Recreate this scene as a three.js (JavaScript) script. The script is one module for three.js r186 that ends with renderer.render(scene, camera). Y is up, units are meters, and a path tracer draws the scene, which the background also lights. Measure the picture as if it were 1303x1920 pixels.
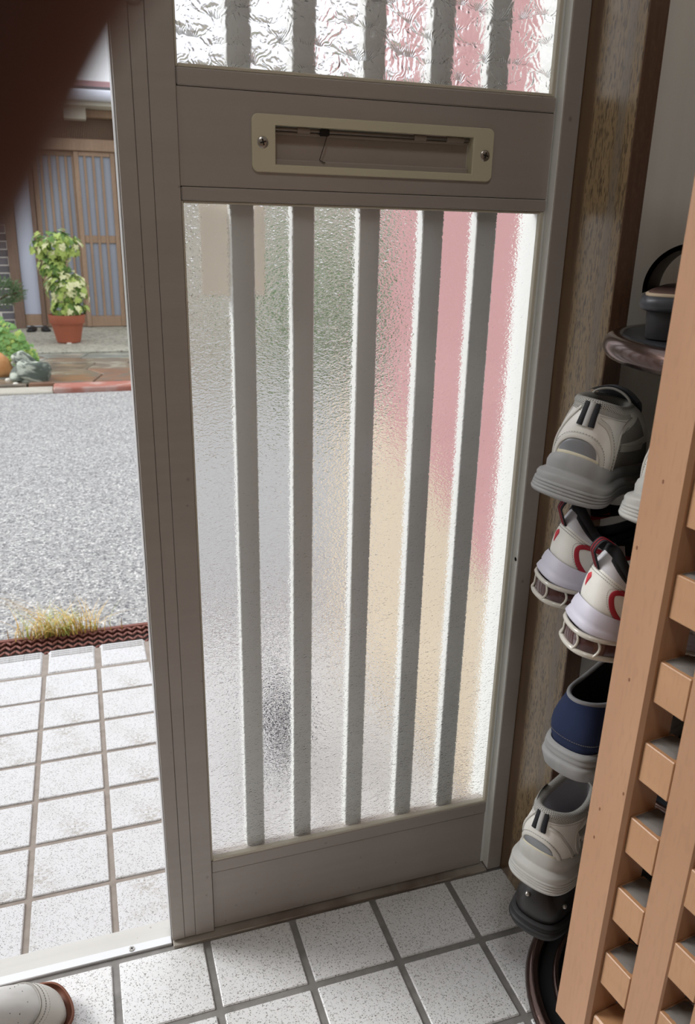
import * as THREE from 'three';
import { mergeGeometries, mergeVertices } from 'three/addons/utils/BufferGeometryUtils.js';
import { RectAreaLightUniformsLib } from 'three/addons/lights/RectAreaLightUniformsLib.js';
import { MarchingCubes } from 'three/addons/objects/MarchingCubes.js';

// ---------- camera, sky, light, exposure ----------
const scene = new THREE.Scene();
const camera = new THREE.PerspectiveCamera(2 * Math.atan(960 / 1491.5) * 180 / Math.PI, 1303 / 1920, 0.005, 200);
camera.rotation.order = 'YXZ';
camera.position.set(-0.0857, 0.8254, 0.7584);
camera.rotation.set(-0.3397, -0.3261, 0.0221);
camera.focus = 0.86 * 1.3;
camera.userData.fStop = 9.5;
camera.updateMatrixWorld(true);
const SKY = 1.4, SUN = 2.6, UNSEEN_LAMP = 26, EXPOSURE = 1.0;
const renderer = new THREE.WebGLRenderer({ antialias: true });
renderer.toneMapping = THREE.LinearToneMapping;
renderer.toneMappingExposure = EXPOSURE;
renderer.shadowMap.enabled = true;
renderer.shadowMap.type = THREE.PCFSoftShadowMap;
RectAreaLightUniformsLib.init();

{ // sun veiled by thin cloud, high to the left of the street
  const sun = new THREE.DirectionalLight(0xffffff, SUN); sun.position.set(-8, 6.4, -5); sun.target.position.set(0, 0, 0); sun.castShadow = true; sun.shadow.radius = 42; sun.shadow.mapSize.set(2048, 2048);
  const c = sun.shadow.camera; c.left = c.bottom = -7; c.right = c.top = 7; c.near = 0.5; c.far = 40; scene.add(sun, sun.target);
}

// ---------- seeded noise and textures ----------
function rng(seed) { let s = seed >>> 0; return () => { s = (s + 0x6D2B79F5) >>> 0; let t = s; t = Math.imul(t ^ (t >>> 15), t | 1); t ^= t + Math.imul(t ^ (t >>> 7), t | 61); return ((t ^ (t >>> 14)) >>> 0) / 4294967296; }; }
const lerp = (a, b, t) => a + (b - a) * t, clamp = (x, a = 0, b = 1) => Math.min(b, Math.max(a, x));
const smooth = (a, b, x) => { const t = clamp((x - a) / (b - a)); return t * t * (3 - 2 * t); };
function pnoise(seed, px, py) {           // periodic value noise on a px x py lattice, u and v in 0..1
  const r = rng(seed), g = new Float32Array(px * py); for (let i = 0; i < g.length; i++) g[i] = r();
  return (u, v) => {
    const x = u * px, y = v * py, x0 = Math.floor(x), y0 = Math.floor(y); let fx = x - x0, fy = y - y0;
    fx = fx * fx * (3 - 2 * fx); fy = fy * fy * (3 - 2 * fy);
    const X0 = ((x0 % px) + px) % px, X1 = (X0 + 1) % px, Y0 = ((y0 % py) + py) % py, Y1 = (Y0 + 1) % py;
    return lerp(lerp(g[Y0 * px + X0], g[Y0 * px + X1], fx), lerp(g[Y1 * px + X0], g[Y1 * px + X1], fx), fy);
  };
}
function fbm(seed, px, py, oct = 4, gain = 0.5) {
  const n = []; for (let i = 0; i < oct; i++) n.push(pnoise(seed + i * 17, px << i, py << i));
  return (u, v) => { let s = 0, a = 1, t = 0; for (const f of n) { s += a * f(u, v); t += a; a *= gain; } return s / t; };
}
function tex(w, h, f, srgb = true) {
  const d = new Uint8Array(w * h * 4);
  for (let j = 0; j < h; j++) for (let i = 0; i < w; i++) {
    const c = f(i / w, j / h, i, j), k = (j * w + i) * 4;
    if (typeof c === 'number') { d[k] = d[k + 1] = d[k + 2] = clamp(c) * 255; } else { d[k] = clamp(c[0]) * 255; d[k + 1] = clamp(c[1]) * 255; d[k + 2] = clamp(c[2]) * 255; }
    d[k + 3] = 255;
  }
  const t = new THREE.DataTexture(d, w, h, THREE.RGBAFormat);
  t.wrapS = t.wrapT = THREE.RepeatWrapping; t.magFilter = THREE.LinearFilter; t.minFilter = THREE.LinearMipmapLinearFilter; t.generateMipmaps = true;
  if (srgb) t.colorSpace = THREE.SRGBColorSpace;
  t.needsUpdate = true; return t;
}
const mix3 = (a, b, t) => [lerp(a[0], b[0], t), lerp(a[1], b[1], t), lerp(a[2], b[2], t)];
const hex = (h) => [(h >> 16 & 255) / 255, (h >> 8 & 255) / 255, (h & 255) / 255];

{ // bright overcast sky, one soft layer of cloud all round
  const w = 512, h = 256, d = new Float32Array(w * h * 4), n = fbm(5, 8, 4, 5);
  for (let j = 0; j < h; j++) for (let i = 0; i < w; i++) {
    const el = (j + 0.5) / h * 180 - 90, up = Math.max(0, Math.sin(el * Math.PI / 180));
    const b = (el < 0 ? 0.25 : 0.8 + 0.35 * up) * (0.92 + 0.16 * n(i / w, j / h)), k = (j * w + i) * 4;
    d[k] = 0.96 * b; d[k + 1] = 0.99 * b; d[k + 2] = 1.045 * b; d[k + 3] = 1;
  }
  const t = new THREE.DataTexture(d, w, h, THREE.RGBAFormat, THREE.FloatType);
  t.mapping = THREE.EquirectangularReflectionMapping; t.magFilter = t.minFilter = THREE.LinearFilter; t.needsUpdate = true;
  scene.background = t; scene.environment = t; scene.backgroundIntensity = SKY; scene.environmentIntensity = SKY;
}

// ---------- geometry helpers ----------
function tri(list) {                       // list of [a,b,c] triangles of [x,y,z]
  const p = new Float32Array(list.length * 9); let k = 0;
  for (const t of list) for (const v of t) { p[k++] = v[0]; p[k++] = v[1]; p[k++] = v[2]; }
  const g = new THREE.BufferGeometry(); g.setAttribute('position', new THREE.BufferAttribute(p, 3)); g.computeVertexNormals();
  g.setAttribute('uv', new THREE.BufferAttribute(new Float32Array(list.length * 6), 2)); return g;
}
function cbox(w, h, d, b = 0.001) {        // chamfered box, 44 triangles, about the origin
  const hx = w / 2, hy = h / 2, hz = d / 2; b = Math.min(b, hx * 0.9, hy * 0.9, hz * 0.9);
  const V = (sx, sy, sz, f) => f === 0 ? [sx * hx, sy * (hy - b), sz * (hz - b)] : f === 1 ? [sx * (hx - b), sy * hy, sz * (hz - b)] : [sx * (hx - b), sy * (hy - b), sz * hz];
  const T = [], push = (a, b2, c) => {
    const u = [b2[0] - a[0], b2[1] - a[1], b2[2] - a[2]], v = [c[0] - a[0], c[1] - a[1], c[2] - a[2]];
    const n = [u[1] * v[2] - u[2] * v[1], u[2] * v[0] - u[0] * v[2], u[0] * v[1] - u[1] * v[0]];
    const m = [a[0] + b2[0] + c[0], a[1] + b2[1] + c[1], a[2] + b2[2] + c[2]];
    // outward by comparing with the direction of the nearest face set, scaled to a cube
    const s = n[0] * m[0] / (hx * hx) + n[1] * m[1] / (hy * hy) + n[2] * m[2] / (hz * hz);
    T.push(s >= 0 ? [a, b2, c] : [a, c, b2]);
  }, quad = (a, b2, c, d2) => { push(a, b2, c); push(a, c, d2); };
  const S = [-1, 1];
  for (const s of S) {
    quad(V(s, -1, -1, 0), V(s, 1, -1, 0), V(s, 1, 1, 0), V(s, -1, 1, 0));
    quad(V(-1, s, -1, 1), V(1, s, -1, 1), V(1, s, 1, 1), V(-1, s, 1, 1));
    quad(V(-1, -1, s, 2), V(1, -1, s, 2), V(1, 1, s, 2), V(-1, 1, s, 2));
  }
  for (const a of S) for (const c of S) {
    quad(V(a, c, -1, 0), V(a, c, 1, 0), V(a, c, 1, 1), V(a, c, -1, 1));
    quad(V(a, -1, c, 0), V(a, 1, c, 0), V(a, 1, c, 2), V(a, -1, c, 2));
    quad(V(-1, a, c, 1), V(1, a, c, 1), V(1, a, c, 2), V(-1, a, c, 2));
    for (const e of S) push(V(a, c, e, 0), V(a, c, e, 1), V(a, c, e, 2));
  }
  return tri(T);
}
// box from corner to corner
const B = (x0, x1, y0, y1, z0, z1, b = 0.001) => cbox(Math.abs(x1 - x0), Math.abs(y1 - y0), Math.abs(z1 - z0), b).translate((x0 + x1) / 2, (y0 + y1) / 2, (z0 + z1) / 2);
function boxUV(g, s = 1, ou = 0, ov = 0) { // uv in metres / s by the dominant axis of the normal; v follows y (or z on level faces)
  if (!g.attributes.normal) g.computeVertexNormals();
  const p = g.attributes.position, n = g.attributes.normal, uv = new Float32Array(p.count * 2);
  for (let i = 0; i < p.count; i++) {
    const ax = Math.abs(n.getX(i)), ay = Math.abs(n.getY(i)), az = Math.abs(n.getZ(i));
    const x = p.getX(i), y = p.getY(i), z = p.getZ(i);
    const [u, v] = ax >= ay && ax >= az ? [z, y] : az >= ay ? [x, y] : [x, z];
    uv[2 * i] = u / s + ou; uv[2 * i + 1] = v / s + ov;
  }
  g.setAttribute('uv', new THREE.BufferAttribute(uv, 2)); return g;
}
const merge = (list) => mergeGeometries(list.map((g) => { const q = g.index ? g.toNonIndexed() : g; for (const k of Object.keys(q.attributes)) if (!['position', 'normal', 'uv'].includes(k)) q.deleteAttribute(k); if (!q.attributes.uv) q.setAttribute('uv', new THREE.BufferAttribute(new Float32Array(q.attributes.position.count * 2), 2)); return q; }));
const tube = (pts, r, seg = 32, rad = 10, closed = false) => new THREE.TubeGeometry(new THREE.CatmullRomCurve3(pts.map((p) => new THREE.Vector3(...p)), closed), seg, r, rad, closed);
function grid(nu, nv, f, closeU = false) { // f(i/nu, j/nv) -> [x,y,z]; indexed smooth surface
  const P = [], I = [], U = [], cols = closeU ? nu : nu + 1;
  for (let j = 0; j <= nv; j++) for (let i = 0; i < cols; i++) { P.push(...f(i / nu, j / nv, i, j)); U.push(i / nu, j / nv); }
  for (let j = 0; j < nv; j++) for (let i = 0; i < nu; i++) {
    const a = j * cols + i, b = j * cols + (i + 1) % cols, c = a + cols, d = b + cols; I.push(a, b, d, a, d, c);
  }
  const g = new THREE.BufferGeometry(); g.setAttribute('position', new THREE.Float32BufferAttribute(P, 3)); g.setAttribute('uv', new THREE.Float32BufferAttribute(U, 2)); g.setIndex(I); g.computeVertexNormals(); return g;
}

// ---------- naming ----------
const taken = {};
function numbered(n) { const k = taken[n] = (taken[n] ?? -1) + 1; return k ? `${n}_${String(k).padStart(3, '0')}` : n; }
function part(name, geo, mat, parent, label) {
  const m = new THREE.Mesh(geo, mat); m.name = name; m.castShadow = m.receiveShadow = true; if (label) m.userData.label = label; parent.add(m); return m;
}
function thing(name, label, category, pos = [0, 0, 0], turn = 0, group) {
  const g = new THREE.Group(); g.name = numbered(name); g.position.set(...pos); g.rotation.y = turn; g.userData = { label, category }; if (group) g.userData.group = group; scene.add(g); return g;
}
function solo(name, geo, mat, label, category, group) { const m = part(numbered(name), geo, mat, scene); m.userData = { label, category }; if (group) m.userData.group = group; return m; }
function struct(name, label, geo, mat) {
  const o = geo ? new THREE.Mesh(geo, mat) : new THREE.Group(); o.name = name; o.castShadow = o.receiveShadow = true; o.userData = { kind: 'structure', label }; scene.add(o); return o;
}
const std = (color, roughness = 0.6, o = {}) => new THREE.MeshStandardMaterial({ color, roughness, ...o });
const phy = (color, roughness = 0.6, o = {}) => new THREE.MeshPhysicalMaterial({ color, roughness, ...o });
// ---------- materials ----------
function dots(size, count, rmin, rmax, seed) {
  const a = new Float32Array(size * size), r = rng(seed);
  for (let k = 0; k < count; k++) {
    const cx = r() * size, cy = r() * size, rad = rmin + (rmax - rmin) * r() ** 2, st = 0.35 + 0.65 * r(), el = 0.6 + r() * 0.8, R = Math.ceil(rad * 1.6) + 1;
    for (let j = -R; j <= R; j++) for (let i = -R; i <= R; i++) {
      const q = Math.hypot(i * el, j / el) / rad, w = st * clamp(1.35 - q, 0, 1); if (w <= 0) continue;
      const k2 = (((cy + j | 0) + size) % size) * size + (((cx + i | 0) + size) % size); a[k2] = Math.max(a[k2], w);
    }
  }
  return a;
}
const M = {};
{
  const N = 1024, sp = dots(N, 6500, 1.6, 3.6, 11), fine = dots(N, 9000, 1.0, 1.7, 12), st = fbm(21, 4, 4, 4), st3 = fbm(31, 60, 60, 3);
  const tileTex = (dirt, seed, tone) => {
    const s2 = fbm(seed, 3, 3, 4);
    return tex(N, N, (u, v, i, j) => {
      let c = mix3(tone, [tone[0] * 0.95, tone[1] * 0.948, tone[2] * 0.935], st(u, v));
      const d = smooth(0.56, 0.8, s2(u, v)) * dirt; c = mix3(c, hex(0x8f8779), d * smooth(0.35, 0.65, st3(u, v)));
      c = mix3(c, hex(0x55504a), sp[j * N + i]); return mix3(c, hex(0x8a857c), fine[j * N + i] * 0.6);
    });
  };
  M.tile = std(0xffffff, 0.42, { map: tileTex(0.12, 41, hex(0xefeff0)) });
  M.porchTile = std(0xffffff, 0.34, { map: tileTex(0.45, 43, hex(0xd0d0d2)) });
  const gn = fbm(51, 16, 16, 4);
  M.grout = std(0xffffff, 0.9, { map: tex(256, 256, (u, v) => mix3(hex(0x726f6b), hex(0x96938f), gn(u, v))) });
  M.porchGrout = std(0xffffff, 0.9, { map: tex(256, 256, (u, v) => mix3(hex(0x7d736a), hex(0x9d938a), gn(u, v))) });
}
{ // anodised aluminium of the door leaf: warm grey, faint smudges and specks
  const n = fbm(61, 4, 4, 5), f = fbm(62, 3, 64, 3), sp = dots(512, 40, 1, 2.2, 63);
  const alu = (a, b) => tex(512, 512, (u, v, i, j) => mix3(mix3(hex(a), hex(b), 0.6 * n(u, v) + 0.4 * f(u, v)), hex(0x4a423a), sp[j * 512 + i] * 0.5));
  M.alu = phy(0xffffff, 0.42, { map: alu(0xa59d96, 0xb4aca5), metalness: 0.15 });
  M.aluDirty = phy(0xffffff, 0.5, { map: tex(512, 128, (u, v) => { const q = n(u, v * 0.5), r2 = f(v, u); return mix3(hex(0xa8a196), hex(0x5e4c42), 0.8 * smooth(0.45, 0.75, q)); }), metalness: 0.1 });
  M.aluBright = phy(0xdcdcdc, 0.28, { metalness: 0.6 });
  M.sill = phy(0xffffff, 0.38, { map: alu(0xc2c0ba, 0xd1cfc9), metalness: 0.15 });
  M.barAlu = std(0xeeefeb, 0.45, { metalness: 0.1 });
  M.darkGap = std(0x2a2622, 0.9);
  M.gasket = std(0xcfc8b6, 0.5);
  M.plate = std(0xd0c8ae, 0.42);
  M.screw = phy(0xb4b0aa, 0.3, { metalness: 0.9 });
  M.steel = phy(0x8f8a86, 0.35, { metalness: 0.8 });
  M.slotFlap = std(0xffffff, 0.6, { map: tex(256, 128, (u, v) => mix3(hex(0xa1958d), hex(0xb1a69d), n(u, v))) });
}
{ // patterned panes: relief only, on the outer face
  const N = 1024, a = fbm(71, 64, 110, 2, 0.6), b = fbm(72, 30, 64, 2), w = fbm(73, 12, 12, 2);
  const low = tex(N, N, (u, v) => { const uu = u + 0.012 * (w(u, v) - 0.5), vv = v + 0.02 * (w(v, u) - 0.5); return 0.58 * a(uu, vv) + 0.42 * b(uu, vv); }, false);
  // overlapping shallow scallops, wider than tall, with fine ribs running down each one
  const r = rng(77), C = 9, pts = []; for (let y = 0; y < C; y++) for (let x = 0; x < C; x++) pts.push([(x + 0.1 + 0.8 * r()) / C, (y + 0.1 + 0.8 * r()) / C, r() * 6.28, r()]);
  const warp = fbm(78, 12, 12, 3), rib = pnoise(79, 64, 16), und = fbm(80, 26, 40, 3), fine = fbm(81, 90, 60, 2);
  const high = tex(N, N, (u, v) => {
    const uu = u + 0.06 * (warp(u, v) - 0.5), vv = v + 0.06 * (warp(v, u) - 0.5); let best = 9, bp = null, bx = 0, by = 0; const cx = Math.floor(uu * C), cy = Math.floor(vv * C);
    for (let y = -2; y <= 2; y++) for (let x = -2; x <= 2; x++) {
      const gx = ((cx + x) % C + C) % C, gy = ((cy + y) % C + C) % C, p = pts[gy * C + gx]; let dx = uu - p[0], dy = vv - p[1]; dx -= Math.round(dx); dy -= Math.round(dy);
      const d = Math.hypot(dx * 0.75, dy * 1.2); if (d < best) { best = d; bp = p; bx = dx; by = dy; }
    }
    const q = best * C, ang = Math.atan2(bx, by + 0.7 / C), ribs = Math.sin(ang * 26 + bp[2] + 3 * warp(u * 2, v * 2)) * 0.5 + 0.5;
    return clamp(0.42 * Math.pow(q, 1.4) + 0.1 * ribs * smooth(0.05, 0.5, q) + 0.3 * und(uu, vv) + 0.07 * fine(u, v));
  }, false);
  M.glassLow = phy(0xffffff, 0.12, { transmission: 1, thickness: 0.004, ior: 1.5, bumpMap: low, bumpScale: 0.0008 });
  M.glassHigh = phy(0xffffff, 0.2, { transmission: 1, thickness: 0.004, ior: 1.5, bumpMap: high, bumpScale: 0.0052 });
}
{ // wood
  const wood = (seed, a, b, c, w, h, fl, px = 40, py = 3) => {
    const n = fbm(seed, px, py, 3), m = fbm(seed + 3, 6, 2, 3), fk = pnoise(seed + 5, w / 3 | 0, h / 18 | 0), wv = fbm(seed + 7, 2, 2, 2);
    return tex(w, h, (u, v) => {
      const uu = u + 0.02 * (wv(u, v) - 0.5); let q = mix3(hex(a), hex(b), clamp(0.65 * n(uu, v) + 0.5 * m(u, v) - 0.1));
      return mix3(q, hex(c), fl * smooth(0.55, 0.95, fk(uu, v)));
    });
  };
  { // flecked veneer: tan ground, short dark pores, a smooth dark margin and a greyer band
    const fl = pnoise(82, 230, 44), fl2 = pnoise(83, 170, 22), sw = fbm(84, 14, 3, 3), wv = fbm(85, 6, 10, 3);
    M.veneer = phy(0xffffff, 0.34, { map: tex(512, 1024, (u, v) => { const uu = u + 0.01 * (wv(u, v) - 0.5); let c = mix3(hex(0x8f7754), hex(0xa9906a), sw(uu, v)); c = mix3(c, hex(0x5c4a35), 0.85 * smooth(0.48, 0.72, 0.5 * fl(uu, v) + 0.5 * fl2(uu, v))); const m = smooth(0.135, 0.1, u + 0.02 * (wv(v, u) - 0.5)); c = mix3(c, mix3(hex(0x5a432d), hex(0x78593a), sw(uu, v * 0.5)), Math.max(m, smooth(0.96, 0.98, u))); return mix3(c, hex(0x84796c), 0.6 * smooth(0.33, 0.35, u) * smooth(0.42, 0.4, u)); }), clearcoat: 0.7, clearcoatRoughness: 0.22 });
  }
  M.casingEdge = phy(0xffffff, 0.4, { map: wood(91, 0x5b4232, 0x745846, 0x87664f, 256, 512, 0.3) });
  M.pine = phy(0xffffff, 0.42, { map: wood(101, 0xa87d5c, 0xb98d6b, 0x98704f, 512, 512, 0.22, 10, 1), clearcoat: 0.15, clearcoatRoughness: 0.4 });
  M.pineLight = phy(0xffffff, 0.42, { map: wood(111, 0xac805b, 0xbc906a, 0x9c714d, 512, 512, 0.22, 2, 14), clearcoat: 0.15, clearcoatRoughness: 0.4 });
  
  M.knot = std(0x83563a, 0.6);
  M.farWood = std(0xffffff, 0.6, { map: wood(121, 0x957a63, 0xa88c74, 0x806753, 256, 512, 0.3) });
  M.farWoodDark = std(0xffffff, 0.6, { map: wood(131, 0x6d5747, 0x7d6656, 0x5a473a, 256, 512, 0.3) });
}
{ // plaster of the inner wall: pale grey-white with vertical brush marks and dark flecks
  const n = fbm(141, 48, 3, 3), m = fbm(142, 3, 3, 4), sp = dots(512, 90, 1, 2.4, 143);
  M.plaster = std(0xffffff, 0.85, { map: tex(512, 512, (u, v, i, j) => mix3(mix3(hex(0xe2ded5), hex(0xeeebe3), 0.55 * n(u, v) + 0.45 * m(u, v)), hex(0x6b6358), 0.7 * sp[j * 512 + i] * smooth(0.45, 0.6, m(u, v)))) });
  M.wallPlain = std(0xd6d1c6, 0.9);
  M.ceiling = std(0xd8d2c4, 0.9);
  M.hallWood = std(0xa88460, 0.45);
}
{ // street
  const N = 1024, agg = dots(N, 11000, 1.8, 6, 151), agg2 = dots(N, 11000, 1.8, 5.5, 152), n = fbm(153, 6, 6, 5);
  M.asphalt = std(0xffffff, 0.62, { map: tex(N, N, (u, v, i, j) => { let c = mix3(hex(0x8d8c8b), hex(0x9e9d9b), n(u, v)); c = mix3(c, hex(0xe2e0dc), agg[j * N + i] * 0.95); return mix3(c, hex(0x46464a), agg2[j * N + i] * 0.95); }), bumpMap: tex(N, N, (u, v, i, j) => 0.5 + 0.5 * agg[j * N + i] - 0.4 * agg2[j * N + i], false), bumpScale: 0.004 });
  M.gravel = std(0xffffff, 0.7, { map: tex(512, 512, (u, v, i, j) => mix3(mix3(hex(0x9d9a8c), hex(0xbab6a8), n(u, v)), hex(0x6b685d), agg2[j * N + i] * 0.9)) });
  M.concrete = std(0xffffff, 0.7, { map: tex(512, 512, (u, v, i, j) => mix3(mix3(hex(0x9c978b), hex(0xb4afa3), n(u, v)), hex(0x78746b), agg2[j * N + i] * 0.35)) });
  const fl = (a, b, c) => phy(0xffffff, 0.28, { map: tex(256, 256, (u, v) => mix3(mix3(hex(a), hex(b), n(u, v)), hex(c), smooth(0.5, 0.7, n(v, u)))) });
  M.flags = [fl(0x6f6456, 0x8d8170, 0x9c9684), fl(0x7b5a45, 0x8f6f58, 0x6f665a), fl(0x73776f, 0x93958b, 0xa5a396), fl(0x5f584d, 0x7a7163, 0x8b7c69)];
  M.earth = std(0x6b5f50, 0.8);
  M.redPaint = std(0xffffff, 0.6, { map: tex(256, 64, (u, v) => mix3(hex(0x9c5f50), hex(0xb09a92), 0.75 * smooth(0.42, 0.7, n(u, v)))) });
  M.grate = phy(0x7a4a3f, 0.55, { metalness: 0.2 });
  M.rock = std(0xffffff, 0.75, { map: tex(256, 256, (u, v) => mix3(hex(0x444c44), hex(0xa9aea0), smooth(0.38, 0.62, 0.6 * n(u, v) + 0.4 * n(v * 3, u * 3)))) });
  M.rockBrown = std(0xffffff, 0.6, { map: tex(128, 128, (u, v) => mix3(hex(0xa86f3a), hex(0xcfa678), n(u, v))) });
  M.pebble = std(0xd8d4c8, 0.6);
  M.brick = [std(0x5a585c, 0.7), std(0x68656a, 0.7), std(0x605d60, 0.7)];
  M.mortar = std(0xcfcac2, 0.9);
  M.pot = std(0xffffff, 0.7, { map: tex(128, 128, (u, v) => mix3(hex(0x98523a), hex(0xaa6248), n(u, v))) });
  M.leaf = [phy(0xe6e6b4, 0.5, { transmission: 0.25, thickness: 0 }), phy(0xb4c86a, 0.5, { transmission: 0.25, thickness: 0 }), phy(0x6f9148, 0.5, { transmission: 0.2, thickness: 0 }), phy(0x7fa85e, 0.5, { transmission: 0.25, thickness: 0 })];  // tones raised towards pale yellow, standing in for sunlight on the leaves
  for (const m of M.leaf) { m.side = THREE.DoubleSide; m.roughness = 0.85; }
  M.pineLeaf = std(0x6f8560, 0.8, { side: THREE.DoubleSide });
  M.bush = std(0x86a07a, 0.85, { side: THREE.DoubleSide });
  M.twig = std(0x5d4a35, 0.8);
  M.strawA = std(0xdcb864, 0.8, { side: THREE.DoubleSide }); M.strawB = std(0xa9b45c, 0.8, { side: THREE.DoubleSide });
  M.frost = std(0x9aa0ac, 0.35); M.frostLight = std(0xc3c8d8, 0.35); M.farGlassDark = phy(0x5d6672, 0.15);
  M.houseWall = std(0xcdc6ba, 0.85); M.soffit = std(0xc8c2b4, 0.8); M.gutter = phy(0xdfe2ee, 0.3); M.pinkBand = std(0xd9aeb0, 0.7); M.roofGrey = std(0x6b6a6c, 0.7);
  M.beige = std(0xffffff, 0.85, { map: tex(256, 256, (u, v) => mix3(hex(0xc4b59f), hex(0xcec0aa), n(u, v))) });
  M.pink = std(0xffffff, 0.8, { map: tex(256, 256, (u, v) => mix3(hex(0xb88a8a), hex(0xc19494), n(u, v))) });
  M.bluePot = phy(0x1d2740, 0.25, { clearcoat: 0.6 });
  M.paper = phy(0xece8df, 1, { transmission: 0.6, thickness: 0 });
}
// ---------- inside floor: tiles in a bed of grout ----------
const P = 0.108, TW = 0.0995;
{
  const floor = struct('floor', 'speckled off-white tile floor inside the entrance');
  part('grout', boxUV(B(-1.6, 1.1, -0.06, -0.0022, -0.0062, 1.3, 0.0005), 0.2), M.grout, floor);
  const kinds = [], r = rng(3);
  const mk = (w, d) => { const v = []; for (let i = 0; i < 6; i++) v.push(boxUV(cbox(w, 0.012, d, 0.0012).translate(0, -0.006, 0), 0.216, r(), r())); return v; };
  const full = mk(TW, TW), first = mk(TW, 0.0927);
  for (let i = -10; i <= 8; i++) for (let j = 0; j < 12; j++) {
    const set = j ? full : first, t = part('tile', set[Math.floor(r() * 6)], M.tile, floor);
    t.position.set((i + 0.5) * P, (r() - 0.5) * 0.0006, j ? 0.0991 + (j - 0.5) * P : 0.002 + 0.0927 / 2); t.rotation.set((r() - 0.5) * 0.004, (r() - 0.5) * 0.004, (r() - 0.5) * 0.004);
  }
}
// ---------- porch floor outside, falling gently to the street, with ribbed edge tiles ----------
{
  const porch = struct('porch_floor', 'sunlit speckled tile porch outside the open door');
  const g = new THREE.Group(); const X0 = -0.2134, Z0 = -0.8039, slope = Math.atan(0.0506);
  const Y = (z) => -0.0162 + 0.0506 * z, r = rng(9);
  const bed = B(-1.5, 0.5, -0.05, -0.0025, -0.908, -0.04, 0.0005); bed.applyMatrix4(new THREE.Matrix4().makeRotationX(-slope)); bed.translate(0, -0.0162, 0);
  part('grout', boxUV(bed, 0.2), M.porchGrout, porch);
  part('step', boxUV(B(-1.5, 0.5, -0.3, -0.075, -0.905, -0.045, 0.002), 0.3), M.concrete, porch);
  const v = [], nose = []; for (let i = 0; i < 6; i++) {
    v.push(boxUV(cbox(TW, 0.012, TW, 0.0012).translate(0, -0.006, 0), 0.216, r(), r()));
    const parts = [cbox(TW, 0.03, 0.112, 0.005).translate(0, -0.015, 0)];
    for (const z of [-0.043, -0.033, -0.023]) parts.push(cbox(TW - 0.012, 0.004, 0.0052, 0.0018).translate(0, 0.0004, z));
    nose.push(boxUV(merge(parts), 0.216, r(), r()));
  }
  for (let i = -12; i <= 5; i++) for (let j = 0; j < 8; j++) {
    const z = j ? Z0 + (j - 0.5) * P : Z0 - 0.0605, x = X0 + (i + 0.5) * P, last = j === 7;
    const t = part(j ? 'tile' : 'edge_tile', j ? v[Math.floor(r() * 6)] : nose[Math.floor(r() * 6)], M.porchTile, porch);
    t.position.set(x, Y(z) + (r() - 0.5) * 0.0004, z); t.rotation.x = -slope;
  }
}
// ---------- sill under the door ----------
{
  const s = struct('sill_rail', 'pale aluminium door sill with a screwed bright inner track');
  part('outer_rail', boxUV(B(-0.95, 0.405, -0.03, -0.001, -0.046, -0.0185, 0.001), 0.3), M.sill, s);
  part('inner_rail', boxUV(B(-0.95, -0.0405, -0.02, 0.0012, -0.0185, -0.0062, 0.0008), 0.3), M.aluBright, s);
  part('ledge', boxUV(B(-0.0395, 0.3845, -0.02, 0.002, -0.0185, 0.0005, 0.0008), 0.4), M.aluDirty, s);
  const screw = (x, z) => {
    const k = new THREE.Group(); k.name = 'screw'; k.position.set(x, 0.0011, z); s.add(k);
    part('head', new THREE.CylinderGeometry(0.0034, 0.0038, 0.0012, 20).translate(0, 0.0006, 0), M.screw, k);
    part('slot', merge([cbox(0.0042, 0.0004, 0.0009, 0.0001), cbox(0.0009, 0.0004, 0.0042, 0.0001)]).rotateY(0.5).translate(0, 0.0013, 0), M.darkGap, k);
  };
  screw(-0.088, -0.0122); screw(-0.5, -0.0122);
}
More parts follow.
